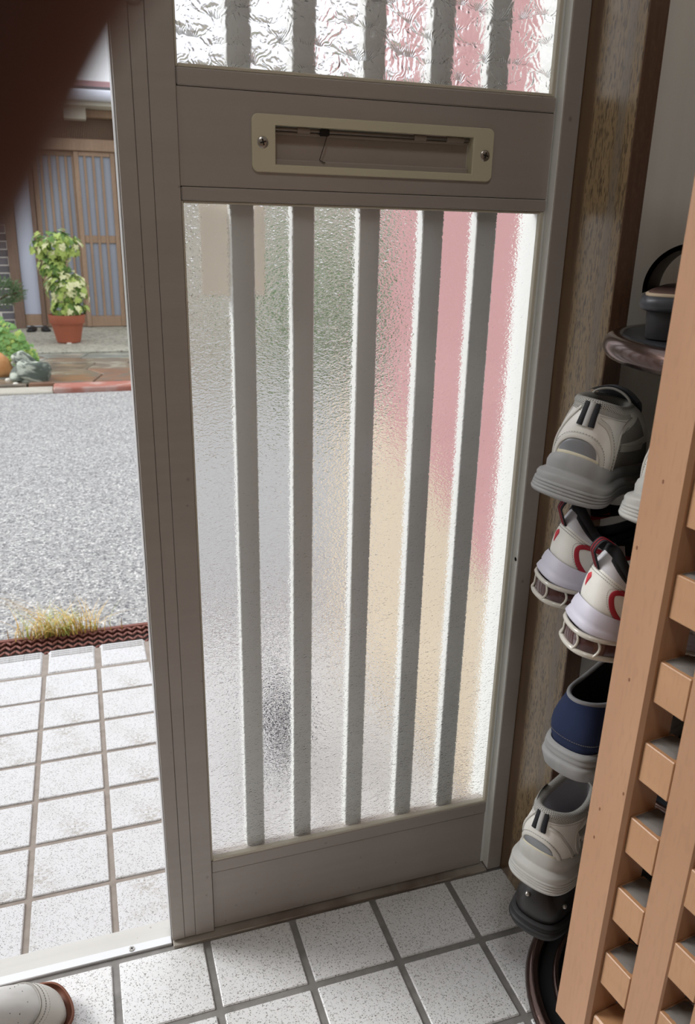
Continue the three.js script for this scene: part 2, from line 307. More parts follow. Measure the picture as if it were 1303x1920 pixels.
// ---------- the door leaf ----------
const door = struct('door_1', 'half-glazed grey aluminium sliding door leaf with mail slot and vertical bars');
{
  const ZS = -0.007, TOP = 1.8;
  // left stile: three flush strips with fine seams
  for (const [a, b, z] of [[-0.040, -0.0252, ZS], [-0.0249, -0.0119, ZS - 0.0004], [-0.0116, 0.011, ZS]]) part('stile', boxUV(B(a, b, 0.0035, TOP, -0.034, z, 0.0004), 0.5), M.alu, door);
  part('stile_core', B(-0.0385, 0.0105, 0.004, TOP, -0.033, ZS - 0.002, 0.0005), M.darkGap, door);
  part('edge_trim', boxUV(B(-0.0415, -0.0402, 0.0035, TOP, -0.036, -0.012, 0.0004), 0.5), M.aluBright, door, 'thin bright edge strip of the stile');
  // finger pull on the stile near the handle height
  part('pull', new THREE.CylinderGeometry(0.009, 0.0105, 0.004, 28).rotateX(Math.PI / 2).translate(-0.021, 1.006, ZS + 0.001), M.alu, door);
  // bottom rail
  part('rail', boxUV(B(0.0115, 0.3795, 0.0035, 0.0905, -0.034, ZS - 0.004, 0.0008), 0.5), M.alu, door);
  part('rail_trim', boxUV(B(0.0115, 0.3795, 0.0911, 0.1085, -0.032, ZS - 0.002, 0.0012), 0.5), M.alu, door);
  // lock rail: trim, panel with the slot cut out, trim
  part('rail_trim', boxUV(B(0.0115, 0.3815, 0.9396, 0.9535, -0.033, ZS - 0.001, 0.0012), 0.5), M.alu, door);
  part('rail_trim', boxUV(B(0.0115, 0.3815, 0.848, 0.8594, -0.033, ZS - 0.001, 0.0012), 0.5), M.alu, door);
  const sh = new THREE.Shape(); sh.moveTo(0.0115, 0.86); sh.lineTo(0.3815, 0.86); sh.lineTo(0.3815, 0.939); sh.lineTo(0.0115, 0.939); sh.closePath();
  const ho = new THREE.Path(); ho.moveTo(0.094, 0.878); ho.lineTo(0.094, 0.916); ho.lineTo(0.297, 0.916); ho.lineTo(0.297, 0.878); ho.closePath(); sh.holes.push(ho);
  part('rail', boxUV(new THREE.ExtrudeGeometry(sh, { depth: 0.024, bevelEnabled: false }).translate(0, 0, ZS - 0.0265), 0.5), M.alu, door);
  part('groove', merge([B(0.012, 0.381, 0.8592, 0.8604, -0.03, ZS - 0.0035, 0.0001), B(0.012, 0.381, 0.9388, 0.9398, -0.03, ZS - 0.0035, 0.0001), B(0.012, 0.379, 0.0903, 0.0913, -0.03, ZS - 0.005, 0.0001)]), M.darkGap, door);
  // top rail
  part('rail', boxUV(B(0.0115, 0.3815, 1.745, TOP, -0.034, ZS - 0.002, 0.0008), 0.5), M.alu, door);
  // right stile, standing proud of the rails
  part('stile', boxUV(B(0.3850, 0.4050, 0.0005, 1.83, -0.06, 0, 0.0008), 0.5), M.alu, door);
  part('stile', boxUV(B(0.3800, 0.3852, 0.004, 1.83, -0.06, ZS - 0.006, 0.0008), 0.5), M.barAlu, door, 'pale strip between pane and right stile');
  part('lit_stile_face', B(0.3842, 0.3851, 0.004, 1.8, -0.0127, -0.0006, 0.0003), M.barAlu, door, 'aluminium return of the right stile, coloured white for light from the pane');  // same stile; white put in for light coming through the pane
  // panes, each a slab with relief on the outer face
  const pane = (y0, y1, mat, s) => {
    const g = new THREE.BoxGeometry(0.374, y1 - y0, 0.004).translate(0.195, (y0 + y1) / 2, -0.019); const n = g.attributes.normal, p = g.attributes.position, uv = g.attributes.uv;
    for (let i = 0; i < p.count; i++) n.getZ(i) < -0.5 ? uv.setXY(i, p.getX(i) / s, p.getY(i) / s) : uv.setXY(i, 0.31, 0.17);
    const m = part('glass_pane', g, mat, door, mat === M.glassLow ? 'finely rippled obscured pane' : 'coarse ice-patterned obscured pane'); return m;
  };
  pane(0.103, 0.853, M.glassLow, 0.125); pane(0.948, 1.75, M.glassHigh, 0.2);
  // glazing beads
  const bead = (y0, y1) => merge([B(0.0113, 0.0135, y0, y1, -0.0165, -0.0105, 0.0006), B(0.3765, 0.3803, y0, y1, -0.0165, -0.0098, 0.0006), B(0.0135, 0.3765, y0, y0 + 0.0032, -0.0165, -0.0095, 0.0006), B(0.0135, 0.3765, y1 - 0.0022, y1, -0.0165, -0.0105, 0.0006)]);
  part('glazing_bead', bead(0.1085, 0.848), M.gasket, door); part('glazing_bead', bead(0.9535, 1.745), M.gasket, door);
  // vertical bars on the outer side, one set to each pane
  for (const [a, b] of [[0.0575, 0.08], [0.117, 0.139], [0.1845, 0.2062], [0.2515, 0.2745], [0.3115, 0.3345]]) for (const [y0, y1] of [[0.1, 0.852], [0.95, 1.748]])
    part('bar', boxUV(B(a, b, y0, y1, -0.0405, -0.0245, 0.0009), 0.3), M.barAlu, door);
  // mail slot: plate, throat, inner flap, spring wire, screws
  const ms = new THREE.Group(); ms.name = 'mail_slot'; ms.userData.label = 'cream plastic mail slot surround with two screws'; door.add(ms);
  const rr = (x0, x1, y0, y1, r, C = THREE.Shape) => { const s = new C(); s.moveTo(x0 + r, y0); s.lineTo(x1 - r, y0); s.absarc(x1 - r, y0 + r, r, -Math.PI / 2, 0); s.lineTo(x1, y1 - r); s.absarc(x1 - r, y1 - r, r, 0, Math.PI / 2); s.lineTo(x0 + r, y1); s.absarc(x0 + r, y1 - r, r, Math.PI / 2, Math.PI); s.lineTo(x0, y0 + r); s.absarc(x0 + r, y0 + r, r, Math.PI, Math.PI * 1.5); return s; };
  const ps = rr(0.0765, 0.315, 0.8748, 0.921, 0.005); ps.holes.push(rr(0.0965, 0.2945, 0.88, 0.9137, 0.0008, THREE.Path));
  part('plate', new THREE.ExtrudeGeometry(ps, { depth: 0.0022, bevelEnabled: true, bevelThickness: 0.0008, bevelSize: 0.0008, bevelSegments: 2, curveSegments: 8 }).translate(0, 0, ZS - 0.0028), M.plate, ms);
  part('throat', merge([B(0.0945, 0.0965, 0.878, 0.916, -0.035, ZS - 0.002, 0.0003), B(0.2945, 0.2965, 0.878, 0.916, -0.035, ZS - 0.002, 0.0003), B(0.0965, 0.2945, 0.878, 0.88, -0.035, ZS - 0.002, 0.0003), B(0.0965, 0.2945, 0.9137, 0.916, -0.035, ZS - 0.002, 0.0003)]), M.plate, ms);
  part('flap', boxUV(B(0.097, 0.294, 0.881, 0.913, -0.0235, -0.021, 0.0005), 0.2), M.slotFlap, ms, 'grey-brown inner flap');
  part('flap_lip', merge([B(0.097, 0.294, 0.8805, 0.886, -0.021, -0.0165, 0.001), B(0.097, 0.294, 0.9068, 0.9095, -0.021, -0.0185, 0.0008)]), M.slotFlap, ms);
  part('hinge_rod', new THREE.CylinderGeometry(0.0019, 0.0019, 0.197, 14).rotateZ(Math.PI / 2).translate(0.1955, 0.9114, -0.0185), M.steel, ms);
  part('hinge_sleeve', merge([[0.12, 0.132], [0.236, 0.248], [0.27, 0.288]].map(([a, b]) => new THREE.CylinderGeometry(0.0027, 0.0027, b - a, 14).rotateZ(Math.PI / 2).translate((a + b) / 2, 0.911, -0.0185))), M.slotFlap, ms);
  part('clip', B(0.1415, 0.15, 0.9072, 0.9132, -0.02, -0.0135, 0.0008), M.darkGap, ms, 'black spring clip');
  part('spring_wire', tube([[0.1478, 0.9075, -0.0152], [0.1455, 0.9, -0.0152], [0.1415, 0.8885, -0.0153], [0.1412, 0.8868, -0.0154], [0.1435, 0.8855, -0.0155], [0.1465, 0.8848, -0.0156]], 0.00035, 40, 6), M.darkGap, ms);
  for (const [x, y, t] of [[0.0855, 0.8985, 0.3], [0.3068, 0.8975, -0.2]]) {
    const k = new THREE.Group(); k.name = 'screw'; k.position.set(x, y, ZS + 0.0003); k.rotation.z = t; ms.add(k);
    const prof = [[0, 0.0016], [0.003, 0.0013], [0.0048, 0.0005], [0.0051, 0]].map(([a, b]) => new THREE.Vector2(a, b));
    const q = part('screw', new THREE.LatheGeometry(prof, 28).rotateX(Math.PI / 2), M.screw, ms); q.position.copy(k.position);
    ms.remove(k); const c = part('screw_slot', merge([cbox(0.0056, 0.0012, 0.0006, 0.0001), cbox(0.0012, 0.0056, 0.0006, 0.0001)]).rotateZ(t).translate(x, y, ZS + 0.0018), M.darkGap, ms);
  }
  const sc = part('screw', new THREE.CylinderGeometry(0.0026, 0.0026, 0.0008, 16).rotateX(Math.PI / 2).rotateY(-Math.PI / 2).translate(0.3846, 0.462, -0.0045), M.screw, door);
  part('screw_slot', merge([cbox(0.0004, 0.003, 0.0007, 0.0001), cbox(0.0004, 0.0007, 0.003, 0.0001)]).translate(0.38415, 0.462, -0.0045), M.darkGap, door);
}
solo('paper_notice', B(0.0315, 0.0935, 0.763, 0.8475, -0.0419, -0.0409, 0.0001), M.paper, 'blank pale paper notice fixed behind the first bar of the lower pane', 'paper');
// ---------- wooden casing beside the door, walls, ceiling ----------
{
  const c = struct('trim_1', 'brown wooden door casing post beside the right stile');
  part('veneer_face', boxUV(B(0.405, 0.4265, 0.0005, 2.2, -0.06, 0.0872, 0.0006), 0.18), M.veneer, c, 'flecked brown veneer face');
  part('front_edge', boxUV(B(0.4052, 0.4255, 0.0005, 2.2, 0.0873, 0.0888, 0.0005), 0.12), M.casingEdge, c, 'dark brown front edge');
  const w = struct('wall_front', 'pale plaster entrance wall on either side of and above the door');
  part('wall', boxUV(B(0.4265, 1.1, -0.05, 2.35, -0.08, 0.078, 0.001), 0.6), M.plaster, w);
  part('wall', boxUV(B(-1.6, -0.98, -0.05, 2.35, -0.08, 0.078, 0.001), 0.6), M.plaster, w);
  part('wall', boxUV(B(-0.98, 0.4265, 1.85, 2.35, -0.08, 0.078, 0.001), 0.6), M.plaster, w);
  const t2 = struct('trim_2', 'aluminium frame round the doorway');
  part('jamb', boxUV(B(-0.98, -0.95, 0, 1.85, -0.07, 0.0, 0.001), 0.5), M.alu, t2); part('head', boxUV(B(-0.95, 0.405, 1.8005, 1.85, -0.07, 0.0, 0.001), 0.5), M.alu, t2);
  struct('wall_right', 'inner right wall, out of view, set close to darken the space behind the lattice', boxUV(B(0.74, 0.84, -0.05, 2.35, 0.0785, 3.2, 0.001), 0.6), M.plaster);  // out of view, moved in so little light gets behind the lattice
  struct('wall_left', 'inner left wall', B(-1.7, -1.6, -0.05, 2.35, -0.08, 3.2, 0.001), M.wallPlain);
  struct('wall_back', 'inner back wall', B(-1.7, 1.2, -0.05, 2.35, 3.2, 3.3, 0.001), M.wallPlain);
  struct('ceiling', 'ceiling', B(-1.7, 1.2, 2.35, 2.45, -0.08, 3.3, 0.001), M.ceiling);
  struct('hall_floor', 'raised wooden hall floor', B(-1.6, 1.1, -0.05, 0.2, 1.302, 3.2, 0.003), M.hallWood);
}
{ // unseen ceiling lamp behind the camera, placed to light the inner door face
  const l = thing('unseen_ceiling_lamp', 'unseen round ceiling lamp behind the camera, lighting the inner side of the door', 'lamp', [-0.35, 2.35, 1.35]);
  part('base', new THREE.CylinderGeometry(0.17, 0.17, 0.02, 40).translate(0, -0.0105, 0), std(0xe8e4da, 0.5), l);
  part('shade', new THREE.LatheGeometry([[0, -0.075], [0.1, -0.072], [0.15, -0.055], [0.165, -0.022]].map(([a, b]) => new THREE.Vector2(a, b)), 40), std(0xffffff, 0.6, { emissive: 0xffffff, emissiveIntensity: 1.2, side: THREE.DoubleSide }), l);
  const rl = new THREE.RectAreaLight(0xffffff, UNSEEN_LAMP, 0.3, 0.3); rl.position.set(-0.35, 2.27, 1.35); rl.lookAt(-0.35, 0, 1.35); scene.add(rl);
}
// ---------- porch side wall seen through the pane ----------
{
  const w = struct('porch_side_wall', 'low beige porch side wall carrying a pink board, blurred behind the obscured pane');
  part('base', boxUV(B(0.447, 0.56, -0.2, 0.47, -0.86, -0.085, 0.004), 0.5), M.beige, w, 'beige rendered low wall');
  const s = new THREE.Shape(); [[0.09, 0.34], [0.2, 0.40], [0.36, 0.475], [0.56, 0.49], [0.56, 1.0], [0.46, 1.3], [0.09, 1.3]].forEach(([z, y], i) => i ? s.lineTo(z, y) : s.moveTo(z, y)); s.closePath();
  const g = new THREE.ExtrudeGeometry(s, { depth: 0.02, bevelEnabled: true, bevelSize: 0.001, bevelThickness: 0.001, bevelSegments: 1 }).rotateY(Math.PI / 2);
  part('board', boxUV(g.translate(0.425, 0, 0), 0.5), M.pink, w, 'pink board fixed above the beige wall');
  const b = part('shadow_gap', merge([B(0.437, 0.449, 0.36, 0.40, -0.2, -0.16, 0.002), B(0.437, 0.449, 0.44, 0.47, -0.34, -0.3, 0.002)]), M.darkGap, w);  // dark blocks standing in for shade in the gap under the board
  solo('flower_pot', new THREE.LatheGeometry([[0, 0], [0.026, 0], [0.036, 0.09], [0.04, 0.092], [0.04, 0.104], [0.034, 0.104], [0.03, 0.02], [0, 0.02]].map(([a, c]) => new THREE.Vector2(a, c)), 32).translate(0.19, -0.0367, -0.4), M.bluePot, 'dark blue pot on the porch, blurred behind the lower pane', 'pot');
}
// ---------- street ----------
struct('road', 'grey asphalt lane in front of the porch', boxUV(B(-8, 9, -0.5, -0.15, -4.38, -1.17, 0.002), 0.9), M.asphalt);
{
  const g = struct('gutter_cover', 'rust-red expanded metal gutter cover along the porch step');
  part('channel', B(-8, 9, -0.5, -0.17, -1.17, -0.9, 0.002), M.darkGap, g);
  part('frame', merge([B(-2.2, 2.2, -0.168, -0.149, -1.17, -1.158, 0.001), B(-2.2, 2.2, -0.168, -0.149, -0.93, -0.92, 0.001)]), M.grate, g);
  const L = []; for (let k = 0; k < 9; k++) { const pts = []; for (let x = -1.4; x <= 0.8; x += 0.012) pts.push([x, -0.152 - ((k & 1) ^ (Math.round((x + 1.4) / 0.012) & 1) ? 0.003 : 0), -0.945 - k * 0.026 + ((Math.round((x + 1.4) / 0.012) & 1) ? 0.008 : -0.008)]); const q = []; for (let i = 0; i + 1 < pts.length; i++) { const a = pts[i], b = pts[i + 1], len = Math.hypot(b[0] - a[0], b[2] - a[2]); q.push(cbox(len + 0.003, 0.005, 0.006, 0.001).rotateY(-Math.atan2(b[2] - a[2], b[0] - a[0])).translate((a[0] + b[0]) / 2, (a[1] + b[1]) / 2, (a[2] + b[2]) / 2)); } L.push(...q); }
  const mesh = part('mesh', merge(L), M.grate, g, 'rust-red woven metal mesh'); mesh.userData.kind = 'stuff';
}
{ // tuft of dry grass at the road edge
  const r = rng(201), G = [[], []];
  const blade = (x, z, len, lean, az, w) => {
    const T = [], n = 4; let prev = null; for (let i = 0; i <= n; i++) { const t = i / n, o = lean * t * t, c = [x + Math.cos(az) * o * len, -0.15 + len * t * (1 - 0.35 * lean * t), z + Math.sin(az) * o * len], s = w * (1 - t * 0.95), px = -Math.sin(az) * s, pz = Math.cos(az) * s; const a = [c[0] - px, c[1], c[2] - pz], b = [c[0] + px, c[1], c[2] + pz]; if (prev) { T.push([prev[0], prev[1], b], [prev[0], b, a]); } prev = [a, b]; }
    return tri(T);
  };
  for (let i = 0; i < 260; i++) G[r() < 0.62 ? 0 : 1].push(blade(-0.19 + (r() + r() + r() - 1.5) * 0.105, -1.165 + (r() - 0.5) * 0.03, 0.04 + r() * 0.06, 0.4 + r() * 0.9, r() * 6.28, 0.0013));
  for (let i = 0; i < 16; i++) G[0].push(blade(-0.225 + (r() - 0.5) * 0.03, -1.165, 0.13 + r() * 0.06, 0.55 + 0.3 * r(), 2.9 + r() * 0.35, 0.001));
  for (let i = 0; i < 6; i++) G[0].push(blade(-0.15 + (r() - 0.5) * 0.02, -1.165, 0.14 + r() * 0.03, 0.35, 0.2 + r() * 0.4, 0.0008));
  const t = thing('grass_tuft', 'tuft of dry straw-coloured grass growing at the edge of the asphalt', 'grass');
  part('dry_blades', merge(G[0]), M.strawA, t).userData.kind = 'stuff'; part('green_blades', merge(G[1]), M.strawB, t).userData.kind = 'stuff';
}
// ---------- far side of the lane ----------
{
  const k = struct('kerb', 'concrete kerb across the lane, part painted red');
  part('kerb_stone', boxUV(B(-8, -0.262, -0.4, -0.138, -4.57, -4.382, 0.006), 0.4), M.concrete, k);
  part('kerb_stone', boxUV(B(0.55, 9, -0.4, -0.138, -4.57, -4.382, 0.006), 0.4), M.concrete, k);
  part('red_kerb_stone', boxUV(B(-0.26, 0.548, -0.4, -0.118, -4.565, -4.395, 0.008), 0.8), M.redPaint, k, 'red-painted kerb stone');
  const y = struct('front_yard', 'wet flagstones and gravel paving before the house across the lane');
  part('bed', B(-8, 9, -0.4, -0.152, -5.86, -4.57, 0.002), M.earth, y);
  part('gravel_paving', boxUV(B(-8, 9, -0.4, -0.105, -7.6, -5.86, 0.006), 1.7), M.gravel, y);
  const r = rng(231), nx = 15, nz = 5, V = (i, j) => [-2 + i * 0.33 + ((i * 7 + j * 13) % 5 - 2) * 0.035, -5.84 + j * 0.252 + ((i * 11 + j * 5) % 5 - 2) * (j === 0 || j === nz ? 0 : 0.028)];
  for (let i = 0; i < nx; i++) for (let j = 0; j < nz; j++) {
    const q = [V(i, j), V(i + 1, j), V(i + 1, j + 1), V(i, j + 1)], c = [(q[0][0] + q[2][0] + q[1][0] + q[3][0]) / 4, (q[0][1] + q[2][1] + q[1][1] + q[3][1]) / 4], s = new THREE.Shape();
    q.forEach(([x, z], n) => { const X = c[0] + (x - c[0]) * 0.93, Z = c[1] + (z - c[1]) * 0.9; n ? s.lineTo(X, -Z) : s.moveTo(X, -Z); }); s.closePath();
    const g = new THREE.ExtrudeGeometry(s, { depth: 0.02, bevelEnabled: true, bevelSize: 0.006, bevelThickness: 0.006, bevelSegments: 1 }).rotateX(-Math.PI / 2).translate(0, -0.15 + r() * 0.008, 0);
    part('flagstone', boxUV(g, 0.4, r(), r()), M.flags[Math.floor(r() * 4)], y);
  }
}
function blob(seed, rx, ry, rz, amp, det = 24) {   // a lumpy stone
  const n1 = fbm(seed, 4, 4, 3), g = new THREE.SphereGeometry(1, det, det * 0.66 | 0), p = g.attributes.position;
  for (let i = 0; i < p.count; i++) { const x = p.getX(i), y = p.getY(i), z = p.getZ(i), k = 1 + amp * (n1(x * 0.3 + 0.5, y * 0.3 + z * 0.2 + 0.5) - 0.5); const q = (t) => Math.sign(t) * Math.abs(t) ** 0.75; p.setXYZ(i, q(x) * rx * k, q(y) * ry * k, q(z) * rz * k); }
  g.computeVertexNormals(); return g;
}
solo('garden_rock', blob(301, 0.108, 0.088, 0.09, 1.1).rotateZ(-0.25).translate(-0.4, -0.068, -4.70), M.rock, 'large grey-green rock at the kerb across the lane', 'rock');
solo('garden_rock', blob(305, 0.075, 0.085, 0.07, 0.5).rotateZ(0.3).translate(-0.595, -0.07, -4.90), M.rockBrown, 'rounded orange-brown rock beside the grey-green rock', 'rock');
solo('garden_rock', blob(307, 0.08, 0.05, 0.06, 0.8).rotateZ(-0.7).translate(-0.44, -0.02, -4.9), M.rock, 'small dark wedge-shaped rock behind the grey-green rock', 'rock');
solo('pebble', blob(309, 0.022, 0.018, 0.02, 0.3, 12).translate(-0.535, -0.127, -4.75), M.pebble, 'white pebble between the brown and the grey-green rock', 'pebble');
solo('pebble', blob(311, 0.019, 0.015, 0.018, 0.3, 12).translate(-0.485, -0.13, -4.62), M.pebble, 'white pebble in front of the grey-green rock', 'pebble');

// ---------- leaves ----------
function ivyLeaf(fold) {
  const o = [[0, -0.1], [0.32, -0.28], [0.52, 0.02], [0.36, 0.22], [0.5, 0.5], [0.2, 0.55], [0, 1], [-0.2, 0.55], [-0.5, 0.5], [-0.36, 0.22], [-0.52, 0.02], [-0.32, -0.28]], T = [], c = [0, 0.2, 0.06];
  const z = ([x, y]) => [x, y, fold * Math.abs(x) - 0.18 * (y - 0.2) ** 2];
  for (let i = 0; i < o.length; i++) T.push([c, z(o[i]), z(o[(i + 1) % o.length])]); return tri(T);
}
const leafShapes = [ivyLeaf(0.12), ivyLeaf(-0.15), ivyLeaf(0.3)];
const q1 = new THREE.Quaternion(), q2 = new THREE.Quaternion(), Zax = new THREE.Vector3(0, 0, 1);
function leafPose(dir, spin, r) { q1.setFromUnitVectors(Zax, dir); q2.setFromAxisAngle(Zax, spin); return q1.clone().multiply(q2); }
{ // ivy trained in two tiers over a terracotta pot
  const t = thing('potted_ivy', 'variegated ivy, leaf colours raised for sunlight, in a terracotta pot in front of the lattice door across the lane', 'potted plant', [-0.165, -0.105, -6.4]);
  const pot = part('pot', new THREE.LatheGeometry([[0, 0], [0.088, 0], [0.096, 0.01], [0.127, 0.158], [0.14, 0.16], [0.146, 0.228], [0.136, 0.23], [0.125, 0.2], [0, 0.195]].map(([a, b]) => new THREE.Vector2(a, b)), 48), M.pot, t, 'terracotta pot');
  part('soil', new THREE.CylinderGeometry(0.124, 0.124, 0.01, 32).translate(0, 0.203, 0), M.earth, pot);
  for (const k of [0, 1, 2]) part('pot_foot', cbox(0.05, 0.012, 0.03, 0.003).rotateY(k * 2.09).translate(Math.cos(k * 2.09 + 0.6) * 0.085, 0.003, -Math.sin(k * 2.09 + 0.6) * 0.085), M.pebble, pot);
  part('stem', merge([tube([[0, 0.2, 0], [0.01, 0.4, 0.01], [-0.03, 0.6, 0], [-0.04, 0.8, 0]], 0.006), tube([[0.02, 0.2, 0], [-0.05, 0.45, 0.02], [-0.09, 0.6, 0.01], [-0.02, 0.75, 0]], 0.004)]), M.twig, t);
  const r = rng(401), blobs = [[0.025, 0.43, 0, 0.17, 0.15, 0.15, 118], [0.02, 0.29, 0.01, 0.15, 0.09, 0.14, 50], [-0.055, 0.6, 0, 0.12, 0.09, 0.1, 46], [-0.03, 0.775, 0, 0.195, 0.115, 0.13, 92]], rest = [[], [], []];
  const put = (b, loose) => {
    const a = r() * 6.283, u = r() * 2 - 1, s = Math.sqrt(1 - u * u), d = new THREE.Vector3(Math.cos(a) * s, u, Math.abs(Math.sin(a)) * s * (r() < 0.8 ? 1 : -1)), k = 0.75 + 0.35 * r();
    const dir = d.clone().add(new THREE.Vector3((r() - 0.5) * 0.9, 0.35 + (r() - 0.5) * 0.6, (r() - 0.5) * 0.6)).normalize();
    const tone = b === blobs[0] || b[1] > 0.85 ? (r() < 0.6 ? 0 : r() < 0.75 ? 1 : 2) : (r() < 0.28 ? 0 : r() < 0.7 ? 1 : 2);
    return { p: new THREE.Vector3(b[0] + d.x * b[3] * k, b[1] + d.y * b[4] * k, b[2] + d.z * b[5] * k), q: leafPose(dir, Math.PI + (r() - 0.5) * 2.2), s: 0.04 + 0.026 * r(), tone };
  };
  for (const b of blobs) {
    for (let i = 0; i < b[6] * 0.95; i++) { const l = put(b), m = part('leaf', leafShapes[i % 3], M.leaf[l.tone], t); m.position.copy(l.p); m.quaternion.copy(l.q); m.scale.setScalar(l.s); }
    for (let i = 0; i < b[6] * 1.3; i++) { const l = put([b[0], b[1], b[2] - 0.01, b[3] * 0.85, b[4] * 0.85, b[5] * 0.85]); rest[i % 3].push(leafShapes[i % 3].clone().applyMatrix4(new THREE.Matrix4().compose(l.p, l.q, new THREE.Vector3(l.s, l.s, l.s)))); }
  }
  rest.forEach((g, i) => { part('inner_leaves', merge(g), M.leaf[[2, 1, 2][i]], t).userData.kind = 'stuff'; });
}
{ // low ivy and a clipped conifer at the left of the far yard
  const r = rng(431), g = [[], [], []];
  for (let i = 0; i < 520; i++) { const a = r() * 6.28, u = r(), x = -0.585 + Math.cos(a) * 0.22 * Math.sqrt(u), z = -5.2 + Math.sin(a) * 0.12 * Math.sqrt(u), y = -0.12 + 0.34 * (1 - u * 0.75) * (0.35 + 0.65 * r()) ; const d = new THREE.Vector3((r() - 0.5), 0.8, 0.6 + r() * 0.5).normalize(), s = 0.026 + r() * 0.018; g[i % 3].push(leafShapes[i % 3].clone().applyMatrix4(new THREE.Matrix4().compose(new THREE.Vector3(x, y, z), leafPose(d, r() * 6.28), new THREE.Vector3(s, s, s)))); }
  const t = thing('ivy_mound', 'low mound of green ivy behind the brown rock', 'plant');
  g.forEach((l, i) => { part('leaves', merge(l), M.leaf[[3, 1, 3][i]], t).userData.kind = 'stuff'; });
  const c = thing('conifer', 'dark clipped conifer branch before the dark brick wall', 'shrub');
  const N = []; for (let i = 0; i < 900; i++) { const a = r() * 6.28, u = r() * 2 - 1, s = Math.sqrt(1 - u * u), k = 0.55 + 0.5 * r(), p = new THREE.Vector3(-0.63 + Math.cos(a) * s * 0.2 * k, 0.335 + u * 0.12 * k, -5.95 + Math.sin(a) * s * 0.12 * k), d = new THREE.Vector3(Math.cos(a) * s + (r() - 0.5) * 0.6, u * 0.4 + 0.25, Math.sin(a) * s + 0.4).normalize(); const L = 0.03 + 0.02 * r(); N.push(new THREE.ConeGeometry(0.0045, L, 4, 1).applyQuaternion(new THREE.Quaternion().setFromUnitVectors(new THREE.Vector3(0, 1, 0), d)).translate(p.x, p.y, p.z)); }
  part('needles', merge(N), M.pineLeaf, c).userData.kind = 'stuff';
  part('trunk', merge([tube([[-0.74, -0.15, -5.97], [-0.72, 0.1, -5.95], [-0.66, 0.3, -5.95]], 0.014, 16, 8), tube([[-0.7, 0.22, -5.95], [-0.6, 0.3, -5.95], [-0.5, 0.33, -5.93]], 0.007, 16, 8)]), M.twig, c);
}
// hedge bushes across the lane, seen only as green through the pane
for (const [i, [x, z, rx, ry]] of [[1.5, -5.2, 0.25, 0.46], [2.1, -5.25, 0.25, 0.4], [2.75, -5.3, 0.28, 0.5]].entries()) {
  const r = rng(451 + i), L = []; for (let k = 0; k < 700; k++) { const a = r() * 6.28, u = r() * 2 - 1, s = Math.sqrt(1 - u * u), d = new THREE.Vector3(Math.cos(a) * s, u, Math.sin(a) * s), q = 0.8 + 0.25 * r(), w = 0.05 + 0.03 * r(); L.push(leafShapes[k % 3].clone().applyMatrix4(new THREE.Matrix4().compose(new THREE.Vector3(x + d.x * rx * q, 0.3 + d.y * ry * q, z + d.z * 0.28 * q), leafPose(d, r() * 6.28), new THREE.Vector3(w, w, w)))); }
  const t = thing('hedge_bush', ['leftmost', 'middle', 'rightmost'][i] + ' green bush across the lane, blurred behind the lower pane', 'bush', [0, 0, 0], 0, 'hedge bushes across the lane');
  part('foliage', merge(L), M.bush, t).userData.kind = 'stuff'; part('core', blob(460 + i, rx * 0.8, ry * 0.8, 0.2, 0.5, 16).translate(x, 0.28, z), M.bush, t); part('trunk', new THREE.CylinderGeometry(0.03, 0.04, 0.4, 8).translate(x, -0.02, z), M.twig, t);
}
